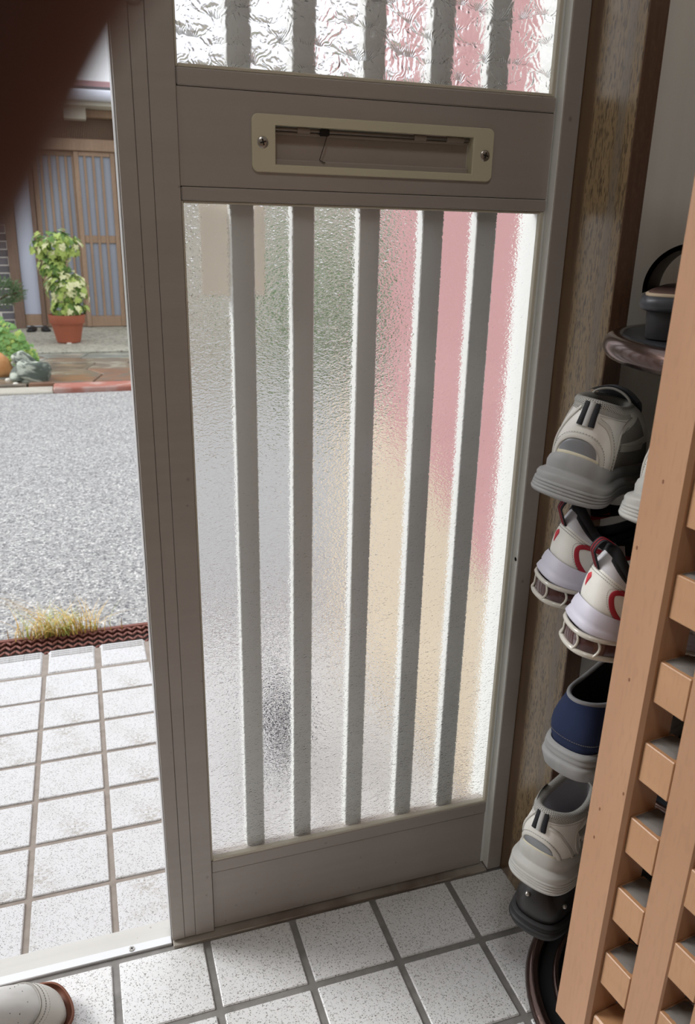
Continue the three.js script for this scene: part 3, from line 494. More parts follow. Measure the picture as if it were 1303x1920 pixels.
// ---------- house across the lane ----------
{
  const h = thing('house', 'house across the lane with brown timber beam, fine transom grille and pale eaves', 'house');
  const Z = -7.5;
  part('wall', B(0.42, 6, -0.15, 1.8, Z - 0.6, Z + 0.02, 0.004), M.houseWall, h); part('wall', B(-3, -1.65, -0.15, 1.8, Z - 0.6, Z + 0.0, 0.004), M.houseWall, h);
  part('rear_wall', B(-1.7, 0.45, -0.15, 1.8, Z - 0.7, Z - 0.6, 0.004), M.houseWall, h);
  part('lintel', boxUV(B(-0.63, 0.45, 1.457, 1.556, Z - 0.05, Z + 0.05, 0.004), 0.5), M.farWood, h, 'pale timber lintel');
  part('beam', boxUV(B(-1.65, 0.45, 1.732, 1.795, Z - 0.06, Z + 0.07, 0.004), 0.5), M.farWood, h);
  part('transom_back', B(-0.63, 0.45, 1.55, 1.735, Z - 0.05, Z - 0.03, 0.002), M.farWoodDark, h);
  const sl = []; for (let x = -0.62; x < 0.44; x += 0.0155) sl.push(B(x, x + 0.0065, 1.555, 1.735, Z - 0.028, Z + 0.005, 0.001)); part('transom_slats', merge(sl), M.farWood, h, 'fine upright transom slats').userData.kind = 'stuff';
  part('soffit', B(-3, 6, 1.797, 1.862, Z - 0.6, Z + 0.32, 0.003), M.soffit, h); part('soffit_block', B(-0.05, 0.14, 1.7, 1.8, Z + 0.05, Z + 0.2, 0.004), M.soffit, h);
  part('gutter', new THREE.CylinderGeometry(0.045, 0.045, 9, 20, 1).rotateZ(Math.PI / 2).translate(1.5, 1.873, Z + 0.36), M.gutter, h, 'gutter coloured bluish white for reflected sky');  // bluish white stands in for sky reflected on the eave
  part('fascia', B(-3, 6, 1.925, 1.95, Z - 0.6, Z + 0.3, 0.003), M.roofGrey, h);
  part('parapet', B(-3, 6, 1.955, 2.03, Z - 0.6, Z + 0.05, 0.003), M.pinkBand, h, 'pale pink band along the roof edge');
  part('post', boxUV(B(-0.635, -0.545, -0.105, 1.73, Z - 0.05, Z + 0.05, 0.004), 0.5), M.farWoodDark, h); part('post', boxUV(B(-0.4, -0.36, -0.105, 1.46, Z - 0.05, Z + 0.04, 0.004), 0.5), M.farWoodDark, h); part('post', boxUV(B(0.385, 0.45, -0.105, 1.73, Z - 0.05, Z + 0.05, 0.004), 0.5), M.farWood, h);
  const sd = part('side_light', B(-0.545, -0.4, 0.018, 1.457, Z - 0.02, Z - 0.01, 0.002), M.frostLight, h, 'narrow frosted side window'); part('side_light_rail', boxUV(B(-0.545, -0.4, -0.085, 0.018, Z - 0.03, Z + 0.02, 0.003), 0.4), M.farWood, h);
  const bw = thing('brick_wall', 'dark grey brick wall with pale joints beside the timber post across the lane', 'wall');
  part('mortar', B(-1.65, -0.637, -0.15, 1.732, Z - 0.05, Z + 0.002, 0.002), M.mortar, bw);
  const r = rng(501), bg = cbox(0.224, 0.06, 0.02, 0.003), bh = cbox(0.108, 0.06, 0.02, 0.003);
  for (let j = 0; j < 26; j++) for (let i = 0; i < 5; i++) { const x = -0.64 - (i + 0.5) * 0.2325 + (j & 1 ? 0.11 : 0); if (x - 0.11 < -1.65) continue; const half = x + 0.112 > -0.637, m = part('brick', half ? bh : bg, M.brick[Math.floor(r() * 3)], bw); m.position.set(half ? -0.637 - 0.056 : x, -0.1 + j * 0.0703 + 0.035, Z - 0.005); }
}
{ // two lattice sliding doors
  const Z = -7.5, leaf = (x0, x1, bars, label, z, rail) => {
    const d = thing('lattice_door', label, 'door', [0, 0, 0], 0, 'lattice doors across the lane');
    part('pane', B(x0 + 0.02, x1 - 0.02, 0, 1.44, z - 0.02, z - 0.012, 0.001), M.frost, d, 'dull frosted pane');
    part('stile', boxUV(B(x0, x0 + 0.042, -0.1, 1.455, z - 0.02, z + 0.015, 0.003), 0.5), M.farWood, d); part('stile', boxUV(B(x1 - 0.042, x1, -0.1, 1.455, z - 0.02, z + 0.015, 0.003), 0.5), M.farWood, d);
    part('rail', boxUV(B(x0 + 0.042, x1 - 0.042, -0.1, 0.0, z - 0.02, z + 0.01, 0.003), 0.5), M.farWood, d); part('rail', boxUV(B(x0 + 0.042, x1 - 0.042, 1.415, 1.455, z - 0.02, z + 0.01, 0.003), 0.5), M.farWood, d);
    if (rail) part('rail', boxUV(B(x0 + 0.042, x1 - 0.042, 0.667, 0.734, z - 0.018, z + 0.004, 0.003), 0.5), M.farWood, d);
    for (const b of bars) part('bar', boxUV(B(b - 0.011, b + 0.011, 0.0, 1.415, z - 0.012, z + 0.012, 0.002), 0.5), M.farWood, d);
  };
  leaf(-0.357, 0.03, [-0.278, -0.206, -0.134, -0.062], 'left lattice sliding door across the lane behind the potted ivy', Z - 0.03, false);
  leaf(0.008, 0.37, [0.104, 0.178, 0.253], 'right lattice sliding door with a middle rail across the lane', Z + 0.012, true);
}
// ---------- shoes: each lofted from a footprint to a collar ----------
{
  const meshDots = dots(256, 150, 4.5, 6.5, 601), kn = fbm(602, 64, 64, 2), ln = fbm(603, 6, 6, 4);
  const knit = (a, b, f = 24) => tex(256, 256, (u, v) => mix3(hex(a), hex(b), 0.5 + 0.35 * Math.sin(u * 6.283 * f) * Math.sin(v * 6.283 * f) + 0.3 * (kn(u, v) - 0.5)));
  const holes = (a, b) => tex(256, 256, (u, v) => { const x = u * 8, y = v * 8 + (Math.floor(x) & 1 ? 0.5 : 0), d = Math.hypot((x % 1) - 0.5, ((y % 1) - 0.5) * 1.1); return mix3(hex(b), hex(a), smooth(0.24, 0.34, d)); });
  const leather = (a, b) => tex(256, 256, (u, v) => mix3(hex(a), hex(b), ln(u, v)));
  M.whiteLeather = phy(0xffffff, 0.42, { map: leather(0xf0eee8, 0xe2dfd7) });
  M.creamLeather = phy(0xffffff, 0.4, { map: leather(0xefede6, 0xe4e1d8) });
  M.whiteTrim = std(0xd4d1c9, 0.5); M.cream = std(0xd9d2ba, 0.6);
  M.greySole = std(0xffffff, 0.55, { map: leather(0xa6a6a5, 0x949493) }); M.paleSole = std(0xffffff, 0.55, { map: leather(0xc6c5c0, 0xb4b2ac) });
  M.meshGrey = std(0xffffff, 0.8, { map: holes(0xb9b7b0, 0x3e3c3a) }); M.meshDark = std(0xffffff, 0.8, { map: holes(0xa19e98, 0x4a4744) });
  M.reflect = std(0x8d8f93, 0.35, { metalness: 0.3 }); M.stitch = std(0x77736c, 0.8);
  M.greyLining = std(0xffffff, 0.9, { map: knit(0x8f9096, 0x77787e, 40) }); M.lightLining = std(0xffffff, 0.9, { map: knit(0xc2c0c4, 0xa5a3a8, 40) });
  M.blackFabric = phy(0x151416, 0.85, { sheen: 0.3, sheenColor: new THREE.Color(0x555555), sheenRoughness: 0.6 }); M.blackTab = std(0x14141a, 0.7); M.tabGrey = std(0xb4b3b0, 0.8);
  M.knitWhite = std(0xffffff, 0.85, { map: knit(0xe0deE0, 0xb5b3b8, 16) }); M.red = std(0xa31c2c, 0.55); M.redLogo = std(0xd2323f, 0.5);
  M.lavender = std(0xd2cfdc, 0.5); M.clearSole = phy(0xc9c4b8, 0.22, { clearcoat: 0.5 }); M.airDark = phy(0x4c302e, 0.12, { clearcoat: 0.9 }); M.blackSole = std(0x1d1c1d, 0.6);
  M.navy = std(0xffffff, 0.9, { map: knit(0x223054, 0x1b2747, 60) }); M.trimGrey = std(0xffffff, 0.8, { map: knit(0xb0b0b0, 0x6e6e70, 18) });
  M.blackLeather = phy(0xffffff, 0.4, { map: leather(0x1d1a1a, 0x2a2726) }); M.brownSole = std(0x7a4a35, 0.6); M.toeWhite = phy(0xffffff, 0.4, { map: leather(0xdad9d6, 0xc9c7c2) });
}
function shoe(name, label, group, o) {
  const t = thing(name, label, 'shoe', o.pos, o.turn, group); if (o.tip) t.rotation.order = 'YXZ', t.rotation.z = o.tip; if (o.roll) t.rotation.x = o.roll; t.scale.setScalar(o.size ?? 0.78);
  const L = o.L ?? 0.265, k = o.wide ?? 1;
  const base = (u) => k * (u < 0.3 ? lerp(0.036, 0.033, smooth(0.08, 0.3, u)) : u < 0.68 ? lerp(0.033, 0.047, smooth(0.3, 0.68, u)) : lerp(0.047, 0.041, smooth(0.68, 1, u)));
  const foot = (th, out = 0) => { const u = (1 - Math.cos(th)) / 2, s = Math.sin(th), q = s / Math.sqrt(s * s + 0.2) * Math.sqrt(1.2), b = base(u) + out; return [L * u + (out ? -Math.cos(th) * out : 0), q * b]; };
  const soleTop = o.soleTop ?? (() => 0.03), col = o.collar, cy = col.y;
  const collar = (th) => [col.x - col.a * Math.cos(th), cy(th), col.b * Math.sin(th)];
  const raw = (th, v0) => { const v = clamp(v0, 0, 1.05), w = Math.max(0, 1 - v);
    const f = foot(th, o.inset ?? -0.004), c = collar(th), toe = smooth(0.35, 1, (1 - Math.cos(th)) / 2), y0 = soleTop(th) - 0.004;
    const fh = lerp(Math.pow(v, 1.5), Math.pow(v, 1.35), toe), fv = lerp(v, 1 - Math.pow(w, 1.7), toe), bulge = Math.sin(Math.PI * v) * (o.bulge ?? 0.003) * (1 - toe);
    const x = lerp(f[0], c[0], fh) - Math.cos(th) * bulge, z = lerp(f[1], c[2], fh) + Math.sign(Math.sin(th)) * Math.min(1, Math.abs(Math.sin(th)) * 2) * bulge; return [x, lerp(y0, c[1], fv), z];
  };
  const S = (th, v, off = 0) => {
    const p = raw(th, v); if (!off) return p; const e = 0.01, a = raw(th + e, v), b = raw(th, v + e);
    let n = new THREE.Vector3(a[0] - p[0], a[1] - p[1], a[2] - p[2]).cross(new THREE.Vector3(b[0] - p[0], b[1] - p[1], b[2] - p[2])).normalize();
    const out = new THREE.Vector3(-Math.cos(th), 0.25, Math.sin(th)); if (n.dot(out) < 0) n.negate(); return [p[0] + n.x * off, p[1] + n.y * off, p[2] + n.z * off];
  };
  const uvScale = (g, a, b) => { const uv = g.attributes.uv; for (let i = 0; i < uv.count; i++) uv.setXY(i, uv.getX(i) * a, uv.getY(i) * b); return g; };
  // sole: rings of the footprint at rising heights
  const lev = o.levels, N = 112, rings = lev.length, sg = grid(N, rings - 1, (u, v, i, j) => { const th = u * 2 * Math.PI, [fr, out] = lev[j], heel = smooth(2.2, 0.5, Math.min(th, 2 * Math.PI - th)), f = foot(th, out > 0.0035 && o.heelFlare ? out + o.heelFlare * heel * (1 - fr) : out), lift = (o.toeSpring ?? 0.008) * smooth(0.75, 1, f[0] / L); return [f[0], fr * soleTop(th) + lift * (1 - fr), f[1]]; }, true);
  const cap = (j, flip) => { const T = [], [fr, out] = lev[j]; for (let i = 0; i < N; i++) { const a = i / N * 2 * Math.PI, b = (i + 1) / N * 2 * Math.PI, p = foot(a, out), q = foot(b, out), y = (th, x) => fr * soleTop(th) + (o.toeSpring ?? 0.008) * smooth(0.75, 1, x / L) * (1 - fr); T.push([[L * 0.5, fr * soleTop(1.57), 0], [p[0], y(a, p[0]), p[1]], [q[0], y(b, q[0]), q[1]]]); } return tri(T); };
  const sole = part('sole', merge([uvScale(sg, 3, 1), cap(0)]), o.soleMat, t);
  // upper
  const up = part('upper', uvScale(grid(N, 22, (u, v) => S(u * 2 * Math.PI, v), true), 4, 1), o.upperMat, t);
  // padded collar and lining
  const cp = []; for (let i = 0; i < 48; i++) { const th = i / 48 * 2 * Math.PI, p = collar(th); cp.push([p[0] + Math.cos(th) * 0.002, p[1] - 0.001, p[2] - Math.sin(th) * 0.002]); }
  part('collar', uvScale(tube(cp, o.collarR ?? 0.004, 96, 10, true), 16, 2), o.collarMat, t);
  const inner = (v) => (th) => { const c = collar(th), d = 0.003 + 0.003 * v; return [c[0] + Math.cos(th) * d, lerp(c[1], soleTop(1.2) + 0.002, v), c[2] - Math.sin(th) * d]; };
  const ig = grid(64, 6, (u, v) => inner(v)(u * 2 * Math.PI), true), T = []; for (let i = 0; i < 64; i++) { const a = inner(1)(i / 64 * 2 * Math.PI), b = inner(1)((i + 1) / 64 * 2 * Math.PI); T.push([[col.x, soleTop(1.2) + 0.002, 0], a, b]); }
  part('lining', merge([uvScale(ig, 8, 3), tri(T)]), o.liningMat, t);
  // overlays on the surface
  const patch = (a, b, lo, hi, off = 0.0012, nu = 20, nv = 8) => grid(nu, nv, (u, v, i, j) => { const th = lerp(a, b, u), e = i === 0 || j === 0 || i === nu || j === nv; return S(th, lerp(lo(u), hi(u), v), e ? 0.0001 : off); });
  const ribbon = (pts, w, h = 0.0008, n = 40) => {
    const cv = new THREE.CatmullRomCurve3(pts.map(([a, b]) => new THREE.Vector3(a, b, 0))), R = []; for (let i = 0; i <= n; i++) { const q = cv.getPoint(i / n), d = cv.getTangent(i / n), e = 1e-3, c0 = S(q.x, q.y), a1 = S(q.x + d.x * e, q.y + d.y * e), tan = new THREE.Vector3(a1[0] - c0[0], a1[1] - c0[1], a1[2] - c0[2]).normalize(), cu = S(q.x, q.y, 0.001), nor = new THREE.Vector3(cu[0] - c0[0], cu[1] - c0[1], cu[2] - c0[2]).normalize(), side = new THREE.Vector3().crossVectors(nor, tan).multiplyScalar(w / 2), C = new THREE.Vector3(...c0); R.push([[-1, 0], [-0.8, h], [0.8, h], [1, 0]].map(([s, hh]) => C.clone().addScaledVector(side, s).addScaledVector(nor, hh + 0.0002).toArray())); }
    return grid(3, n, (u, v, i, j) => R[j][i]);
  };
  const stitches = (pts, w = 0.0006, len = 0.6) => { const cv = new THREE.CatmullRomCurve3(pts.map(([a, b]) => new THREE.Vector3(a, b, 0))), G = [], n = Math.max(6, Math.round(cv.getLength() * 22)); for (let i = 0; i < n; i++) { const a = cv.getPoint(i / n), b = cv.getPoint((i + len) / n); const A = new THREE.Vector3(...S(a.x, a.y, 0.0013)), Bv = new THREE.Vector3(...S(b.x, b.y, 0.0013)); if (A.distanceTo(Bv) < 1e-5) continue; G.push(new THREE.CylinderGeometry(w / 2, w / 2, A.distanceTo(Bv), 4).applyQuaternion(new THREE.Quaternion().setFromUnitVectors(new THREE.Vector3(0, 1, 0), Bv.clone().sub(A).normalize())).translate((A.x + Bv.x) / 2, (A.y + Bv.y) / 2, (A.z + Bv.z) / 2)); } return merge(G); };
  o.extra?.({ t: up, sole, root: t, S, patch, ribbon, stitches, uvScale, foot, soleTop, collar, L }); return t;
}
const collarY = (heel, side, front) => (th) => { const a = Math.min(th % (2 * Math.PI), 2 * Math.PI - th % (2 * Math.PI)); return a < 1.4 ? lerp(heel, side, smooth(0.1, 1.4, a)) : lerp(side, front, smooth(1.5, Math.PI, a)); };
const groove = (from, to, n, hi, lo) => { const r = []; for (let i = 0; i < n; i++) { const a = lerp(from, to, i / n), s = (to - from) / n; r.push([a, hi], [a + s * 0.6, hi], [a + s * 0.7, lo], [a + s * 0.95, lo]); } return r; };
function walkingShoe(label, pos, turn, soleMat, liningMat, more = {}) {   // chunky white walking shoe with striped pull tab
  return shoe('walking_shoe', label, 'white walking shoes', {
    pos, turn, L: 0.265, wide: 1.08, bulge: 0.004, soleMat, liningMat, upperMat: M.whiteLeather, collarMat: M.meshGrey, collarR: 0.0055, heelFlare: 0.006,
    soleTop: (th) => { const a = Math.min(th, 2 * Math.PI - th); return 0.036 + 0.019 * Math.exp(-((a / 0.7) ** 2)) - 0.005 * smooth(1, 2.5, a); },
    levels: [[0, -0.006], [0.03, 0.001], [0.08, 0.004], ...groove(0.13, 0.4, 4, 0.0052, 0.0042), [0.5, 0.0054], [0.57, 0.0042], [0.61, 0.0008], [0.66, 0.0003], [0.82, 0.0012], [0.95, -0.0005], [1.0, -0.003]],
    collar: { x: 0.066, a: 0.054, b: 0.0285, y: collarY(0.108, 0.098, 0.124) },
    extra: ({ t, root, S, patch, ribbon, stitches, uvScale, soleTop, collar }) => {
      part('collar_mesh', uvScale(patch(-1.5, 1.5, () => 0.86, () => 0.99, 0.001, 40, 5), 9, 1.2), M.meshGrey, t);
      part('heel_patch', patch(-0.3, 0.3, (u) => 0.1, (u) => 0.12 + 0.24 * Math.sqrt(Math.max(0, 1 - (2 * u - 1) ** 2)), 0.0008, 24, 8), M.reflect, t, 'grey reflective heel patch');
      part('heel_base', patch(-0.34, 0.36, () => 0.01, (u) => 0.12 - 0.02 * u, 0.001, 24, 4), M.cream, t);
      part('piping', merge([ribbon([[-0.4, 0.0], [-0.34, 0.22], [-0.18, 0.37], [0.0, 0.41], [0.2, 0.37], [0.36, 0.22], [0.44, 0.0]], 0.0055, 0.0016), ribbon([[-0.55, 0.02], [-0.5, 0.35], [-0.42, 0.62], [-0.3, 0.9]], 0.003, 0.0014), ribbon([[0.22, 0.74], [0.45, 0.66], [0.62, 0.42], [0.78, 0.0]], 0.0035, 0.0014), ribbon([[0.92, 0.0], [0.85, 0.35], [0.95, 0.62], [1.25, 0.8], [1.5, 0.86]], 0.003, 0.0014), ribbon([[1.0, 0.42], [1.25, 0.38], [1.7, 0.34]], 0.008, 0.0012), ribbon([[-0.95, 0.0], [-0.85, 0.4], [-1.0, 0.7], [-1.3, 0.84]], 0.003, 0.0014)]), M.whiteTrim, t);
      part('side_mesh', merge([uvScale(patch(0.98, 1.9, (u) => 0.05, (u) => 0.4 - 0.05 * u, 0.0006), 6, 3), uvScale(patch(1.0, 1.8, () => 0.48, (u) => 0.62 + 0.2 * u, 0.0006), 6, 2)]), M.meshDark, t, 'dark side mesh');
      part('stitching', merge([stitches([[-0.46, 0.02], [-0.4, 0.25], [-0.22, 0.43], [0.0, 0.475], [0.24, 0.43], [0.42, 0.25], [0.5, 0.02]]), stitches([[0.26, 0.79], [0.5, 0.7], [0.68, 0.43], [0.83, 0.02]]), stitches([[0.97, 0.02], [0.9, 0.35], [1.0, 0.58], [1.3, 0.75]]), stitches([[-1.2, 0.83], [-0.6, 0.85], [-0.2, 0.83]]), stitches([[0.25, 0.83], [0.7, 0.84], [1.2, 0.83]])]), M.stitch, t);
      part('tab', merge([ribbon([[-0.1, 0.6], [-0.115, 0.8], [-0.17, 1.0]], 0.0066, 0.003), ribbon([[0.1, 0.6], [0.115, 0.8], [0.17, 1.0]], 0.0066, 0.003)]), M.blackTab, t, 'black edges of the pull tab');
      part('tab', ribbon([[0, 0.598], [0, 0.8], [0, 1.0]], 0.0066, 0.0032), M.tabGrey, t, 'grey middle stripe of the pull tab');
      const tg = grid(16, 14, (u, v) => { const x = 0.115 + 0.07 * v, w = 0.029 * (1 - 0.15 * v), s = (u - 0.5) * 2; return [x - 0.02 * (1 - v) * (1 - v), 0.105 + 0.028 * Math.sin(Math.PI * (0.2 + 0.55 * (1 - v))) - 0.012 * s * s - 0.03 * v, s * w]; });
      const tong = part('tongue', uvScale(tg, 6, 6), liningMat, root); part('tongue_edge', tube([[0.096, 0.1, -0.029], [0.094, 0.116, -0.018], [0.0935, 0.122, 0], [0.094, 0.116, 0.018], [0.096, 0.1, 0.029]], 0.0016, 30, 6), M.whiteTrim, tong);
    }, ...more,
  });
}
function runner(label, pos, turn, more = {}) {    // white runner with red side stripe and clear cushioned sole
  return shoe('running_shoe', label, 'white and red running shoes', {
    pos, turn, L: 0.262, wide: 0.95, bulge: 0.0035, soleMat: M.lavender, liningMat: M.blackFabric, upperMat: M.creamLeather, collarMat: M.blackFabric, collarR: 0.0065, heelFlare: 0.003,
    soleTop: (th) => { const a = Math.min(th, 2 * Math.PI - th); return 0.046 + 0.012 * Math.exp(-((a / 0.7) ** 2)) - 0.007 * smooth(1, 2.6, a); },
    levels: [[0.0, -0.012], [0.04, -0.012], [0.5, -0.011], [0.52, 0.003], [0.58, 0.0045], [0.68, 0.0035], [0.72, 0.0018], [0.76, 0.0026], [0.9, 0.001], [1, -0.002]],
    collar: { x: 0.066, a: 0.05, b: 0.026, y: collarY(0.119, 0.084, 0.114) },
    extra: ({ t, sole, S, patch, ribbon, stitches, uvScale, foot, soleTop }) => {
      // cushioned lower sole: dark clear core between pale plastic rims and curved ribs
      const ring = (y0, y1, out) => grid(96, 5, (u, v) => { const th = u * 2 * Math.PI, f = foot(th, out + 0.0012 * Math.sin(Math.PI * v)); return [f[0], lerp(y0, y1, v), f[1]]; }, true);
      part('air_cushion', ring(0.004, 0.0255, 0.0016), M.airDark, sole, 'dark clear cushion in the sole');
      const rim = (y, r, out) => { const p = []; for (let i = 0; i < 64; i++) { const th = i / 64 * 2 * Math.PI, f = foot(th, out); p.push([f[0], y, f[1]]); } return tube(p, r, 128, 8, true); };
      const ribs = []; for (let i = -5; i <= 5; i++) { const th = i * 0.36 + 0.18, p = []; for (let j = 0; j <= 6; j++) { const q = j / 6, f = foot(th + 0.07 * Math.sin(q * 3.1), 0.0036); p.push([f[0], 0.003 + 0.0225 * q, f[1]]); } ribs.push(tube(p, 0.0015, 12, 6)); }
      part('sole_rim', merge([rim(0.0252, 0.003, 0.0034), rim(0.0038, 0.0032, 0.002), ...ribs]), M.clearSole, sole, 'pale clear plastic sole rim and ribs');
      const tr = []; for (let i = 0; i < 96; i++) { const a = foot(i / 96 * 6.2832, -0.002), b = foot((i + 1) / 96 * 6.2832, -0.002); tr.push([[0.13, 0.0005, 0], [a[0], 0.0005, a[1]], [b[0], 0.0005, b[1]]]); } part('outsole', tri(tr), M.blackSole, sole, 'black outsole');
      part('heel_knit', uvScale(patch(-1.1, 1.1, (u) => 0.66 + 0.1 * (2 * u - 1) ** 2, () => 0.93, 0.0009, 36, 6), 5, 1.5), M.knitWhite, t, 'white knit heel collar');
      part('collar_pad', patch(0.25, 2.2, (u) => 0.86 - 0.1 * Math.sin(u * 3.1), () => 1.0, 0.0022, 30, 6), M.blackFabric, t); part('collar_pad', patch(-2.2, -0.25, (u) => 0.86 - 0.1 * Math.sin(u * 3.1), () => 1.0, 0.0022, 30, 6), M.blackFabric, t);
      const st = [[1.5, 0.8], [1.0, 0.69], [0.66, 0.57], [0.54, 0.46], [0.57, 0.25], [0.74, 0.0]];
      part('side_stripe', ribbon(st, 0.0058, 0.0012), M.red, t, 'dark red side stripe'); part('side_stripe', ribbon(st.map(([a, b]) => [-a, b]), 0.0058, 0.0012), M.red, t, 'dark red side stripe');
      part('stitching', merge([stitches(st.map(([a, b]) => [a - 0.09, b + 0.02])), stitches([[-1, 0.645], [0, 0.62], [1, 0.66]]), stitches([[-1, 0.6], [0, 0.575], [1, 0.61]]), stitches([[0.8, 0.2], [1.3, 0.16], [1.8, 0.16]]), stitches([[0.8, 0.25], [1.3, 0.21], [1.8, 0.21]])]), M.stitch, t);
      part('emblem', patch(-0.13, 0.0, (u) => 0.26 + 0.2 * Math.abs(2 * u - 1), (u) => 0.52 - 0.06 * (2 * u - 1) ** 2, 0.001, 12, 8), M.redLogo, t, 'red leaf-shaped heel emblem');
      const p0 = S(0, 0.64), p1 = S(0, 1.0), W = 0.0055, lp = [[p0[0], p0[1], 0], [p0[0] - 0.008, p0[1] + 0.014, 0], [p0[0] - 0.011, p1[1] - 0.003, 0], [p0[0] - 0.004, p1[1] + 0.009, 0], [p1[0] + 0.004, p1[1] + 0.003, 0]], cv = new THREE.CatmullRomCurve3(lp.map((a) => new THREE.Vector3(...a)));
      const strip = (z0, z1, d) => grid(4, 30, (u, v, i) => { const q = cv.getPoint(v), tn = cv.getTangent(v), nx = -tn.y, ny = tn.x, s = (i === 0 || i === 4) ? 0 : 1, z = [z0, z0, z1, z1, z0][i], k = [-0.0008, d, d, -0.0008, -0.0008][i]; return [q.x + nx * k, q.y + ny * k, z]; });
      part('pull_loop', strip(-W, W, 0.0009), M.blackTab, t, 'black heel pull loop'); part('pull_loop_stripe', merge([strip(-0.0028, -0.0016, 0.0014), strip(0.0016, 0.0028, 0.0014)]), M.red, t, 'red stripes on the pull loop');
    }, ...more,
  });
}
function plainShoe(name, label, group, pos, turn, m, more = {}) {
  return shoe(name, label, group, {
    pos, turn, L: 0.26, wide: m.wide ?? 1.05, bulge: m.bulge ?? 0.006, soleMat: m.sole, liningMat: m.lining, upperMat: m.upper, collarMat: m.trim, collarR: m.trimR ?? 0.004, heelFlare: m.flare ?? 0.002, soleTop: m.soleTop ?? (() => 0.034),
    levels: m.levels ?? [[0, -0.012], [0.05, -0.004], [0.16, 0.0025], [0.5, 0.005], [0.6, 0.004], [0.64, 0.002], [0.69, 0.0034], [0.78, 0.0036], [0.83, 0.002], [0.87, 0.0034], [0.95, 0.0025], [1, -0.002]],
    collar: m.collar ?? { x: 0.068, a: 0.056, b: 0.029, y: collarY(0.094, 0.086, 0.118) }, extra: m.extra, ...more,
  });
}
// ---------- round tower rack ----------
const AX = 0.484, AZ = 0.246;
M.bronze = phy(0x5e4a44, 0.22, { metalness: 0.85, clearcoat: 0.4 }); M.trayDark = std(0x3a3d42, 0.35, { metalness: 0.3 }); M.dust = std(0x706b66, 0.95);
{
  const k = thing('shoe_rack', 'round bronze tower shoe rack standing beside the wooden lattice panel', 'rack', [AX, 0, AZ]);
  const ring = (R, r, y) => new THREE.TorusGeometry(R, r, 14, 72).rotateX(Math.PI / 2).translate(0, y, 0);
  part('base_ring', ring(0.1505, 0.0085, 0.0085), M.bronze, k, 'copper-bronze outer base ring'); part('base_ring', ring(0.1245, 0.004, 0.013), M.bronze, k);
  part('base_plate', new THREE.CylinderGeometry(0.146, 0.146, 0.006, 48).translate(0, 0.004, 0), M.blackSole, k);
  part('pole', new THREE.CylinderGeometry(0.011, 0.011, 0.742, 20).translate(0.04, 0.371, 0.03), M.bronze, k);
  for (const y of [0.135, 0.335, 0.455, 0.587]) { part('tier_ring', ring(0.105, 0.003, y - 0.0034), M.bronze, k); part('tier_plate', new THREE.CylinderGeometry(0.1035, 0.1035, 0.003, 48).translate(0, y - 0.0032, 0), M.trayDark, k); }
  part('top_ring', ring(0.150, 0.0105, 0.7365), M.bronze, k, 'polished bronze rim of the top tray'); part('top_tray', new THREE.LatheGeometry([[0, 0.7445], [0.115, 0.7445], [0.122, 0.7472], [0.144, 0.747], [0.146, 0.742], [0.143, 0.737], [0, 0.737]].map(([a, b]) => new THREE.Vector2(a, b)), 72), M.trayDark, k, 'dark grey top tray');
}
// ---------- shoes on the rack ----------
const deg = Math.PI / 180;
walkingShoe('grey-soled white walking shoe with striped pull tab nearest the door, below the top tray', [0.300, 0.607, 0.196], 40 * deg, M.greySole, M.greyLining, { roll: 9 * deg, tip: -4 * deg, collar: { x: 0.068, a: 0.056, b: 0.0285, y: collarY(0.113, 0.108, 0.106) } });
walkingShoe('grey-soled white walking shoe half hidden by the lattice panel, below the top tray', [0.340, 0.603, 0.268], 36 * deg, M.paleSole, M.greyLining, { roll: 5 * deg, tip: -4 * deg, collar: { x: 0.068, a: 0.056, b: 0.0285, y: collarY(0.113, 0.108, 0.106) } });
runner('white and red runner nearer the door, with black pull loop over its collar', [0.306, 0.503, 0.166], -10 * deg, { tip: -9 * deg, roll: 3 * deg });
runner('white and red runner with clear air sole beside the lattice panel', [0.29, 0.494, 0.242], -10 * deg, { tip: -9 * deg, roll: 3 * deg });
plainShoe('slip_on_shoe', 'navy fabric slip-on shoe with grey sole', undefined, [0.317, 0.335, 0.222], 22 * deg, { upper: M.navy, sole: M.greySole, trim: M.trimGrey, lining: M.blackFabric, trimR: 0.003, soleTop: () => 0.042, wide: 1.12, collar: { x: 0.066, a: 0.054, b: 0.031, y: collarY(0.104, 0.1, 0.136) }, extra: ({ t, stitches, ribbon }) => { part('stitching', stitches([[-1.4, 0.36], [-0.3, 0.3], [0.5, 0.27], [1.6, 0.3]], 0.0009), M.stitch, t); } });
walkingShoe('lowest white walking shoe with striped pull tab, resting on the black leather shoe', [0.303, 0.203, 0.216], 26 * deg, M.paleSole, M.lightLining);
plainShoe('leather_shoe', 'black leather shoe under the lowest white walking shoe', undefined, [0.307, 0.135, 0.216], 30 * deg, { upper: M.blackLeather, sole: M.blackSole, trim: M.blackLeather, lining: M.blackFabric, wide: 1.1, soleTop: () => 0.026, collar: { x: 0.064, a: 0.05, b: 0.026, y: collarY(0.075, 0.066, 0.07) }, extra: ({ t, S }) => { for (const [a, v] of [[-0.15, 0.7], [0.75, 0.55]]) part('rivet', new THREE.SphereGeometry(0.0035, 12, 8).translate(...S(a, v, 0.001)), M.screw, t); } });
plainShoe('leather_shoe', 'worn grey shoe low on the rack base beside the lattice panel', undefined, [0.372, 0.0075, 0.252], 28 * deg, { upper: M.greyLining, sole: M.greySole, trim: M.trimGrey, lining: M.blackFabric, wide: 0.98, soleTop: () => 0.028, collar: { x: 0.064, a: 0.05, b: 0.027, y: collarY(0.085, 0.07, 0.095) } });
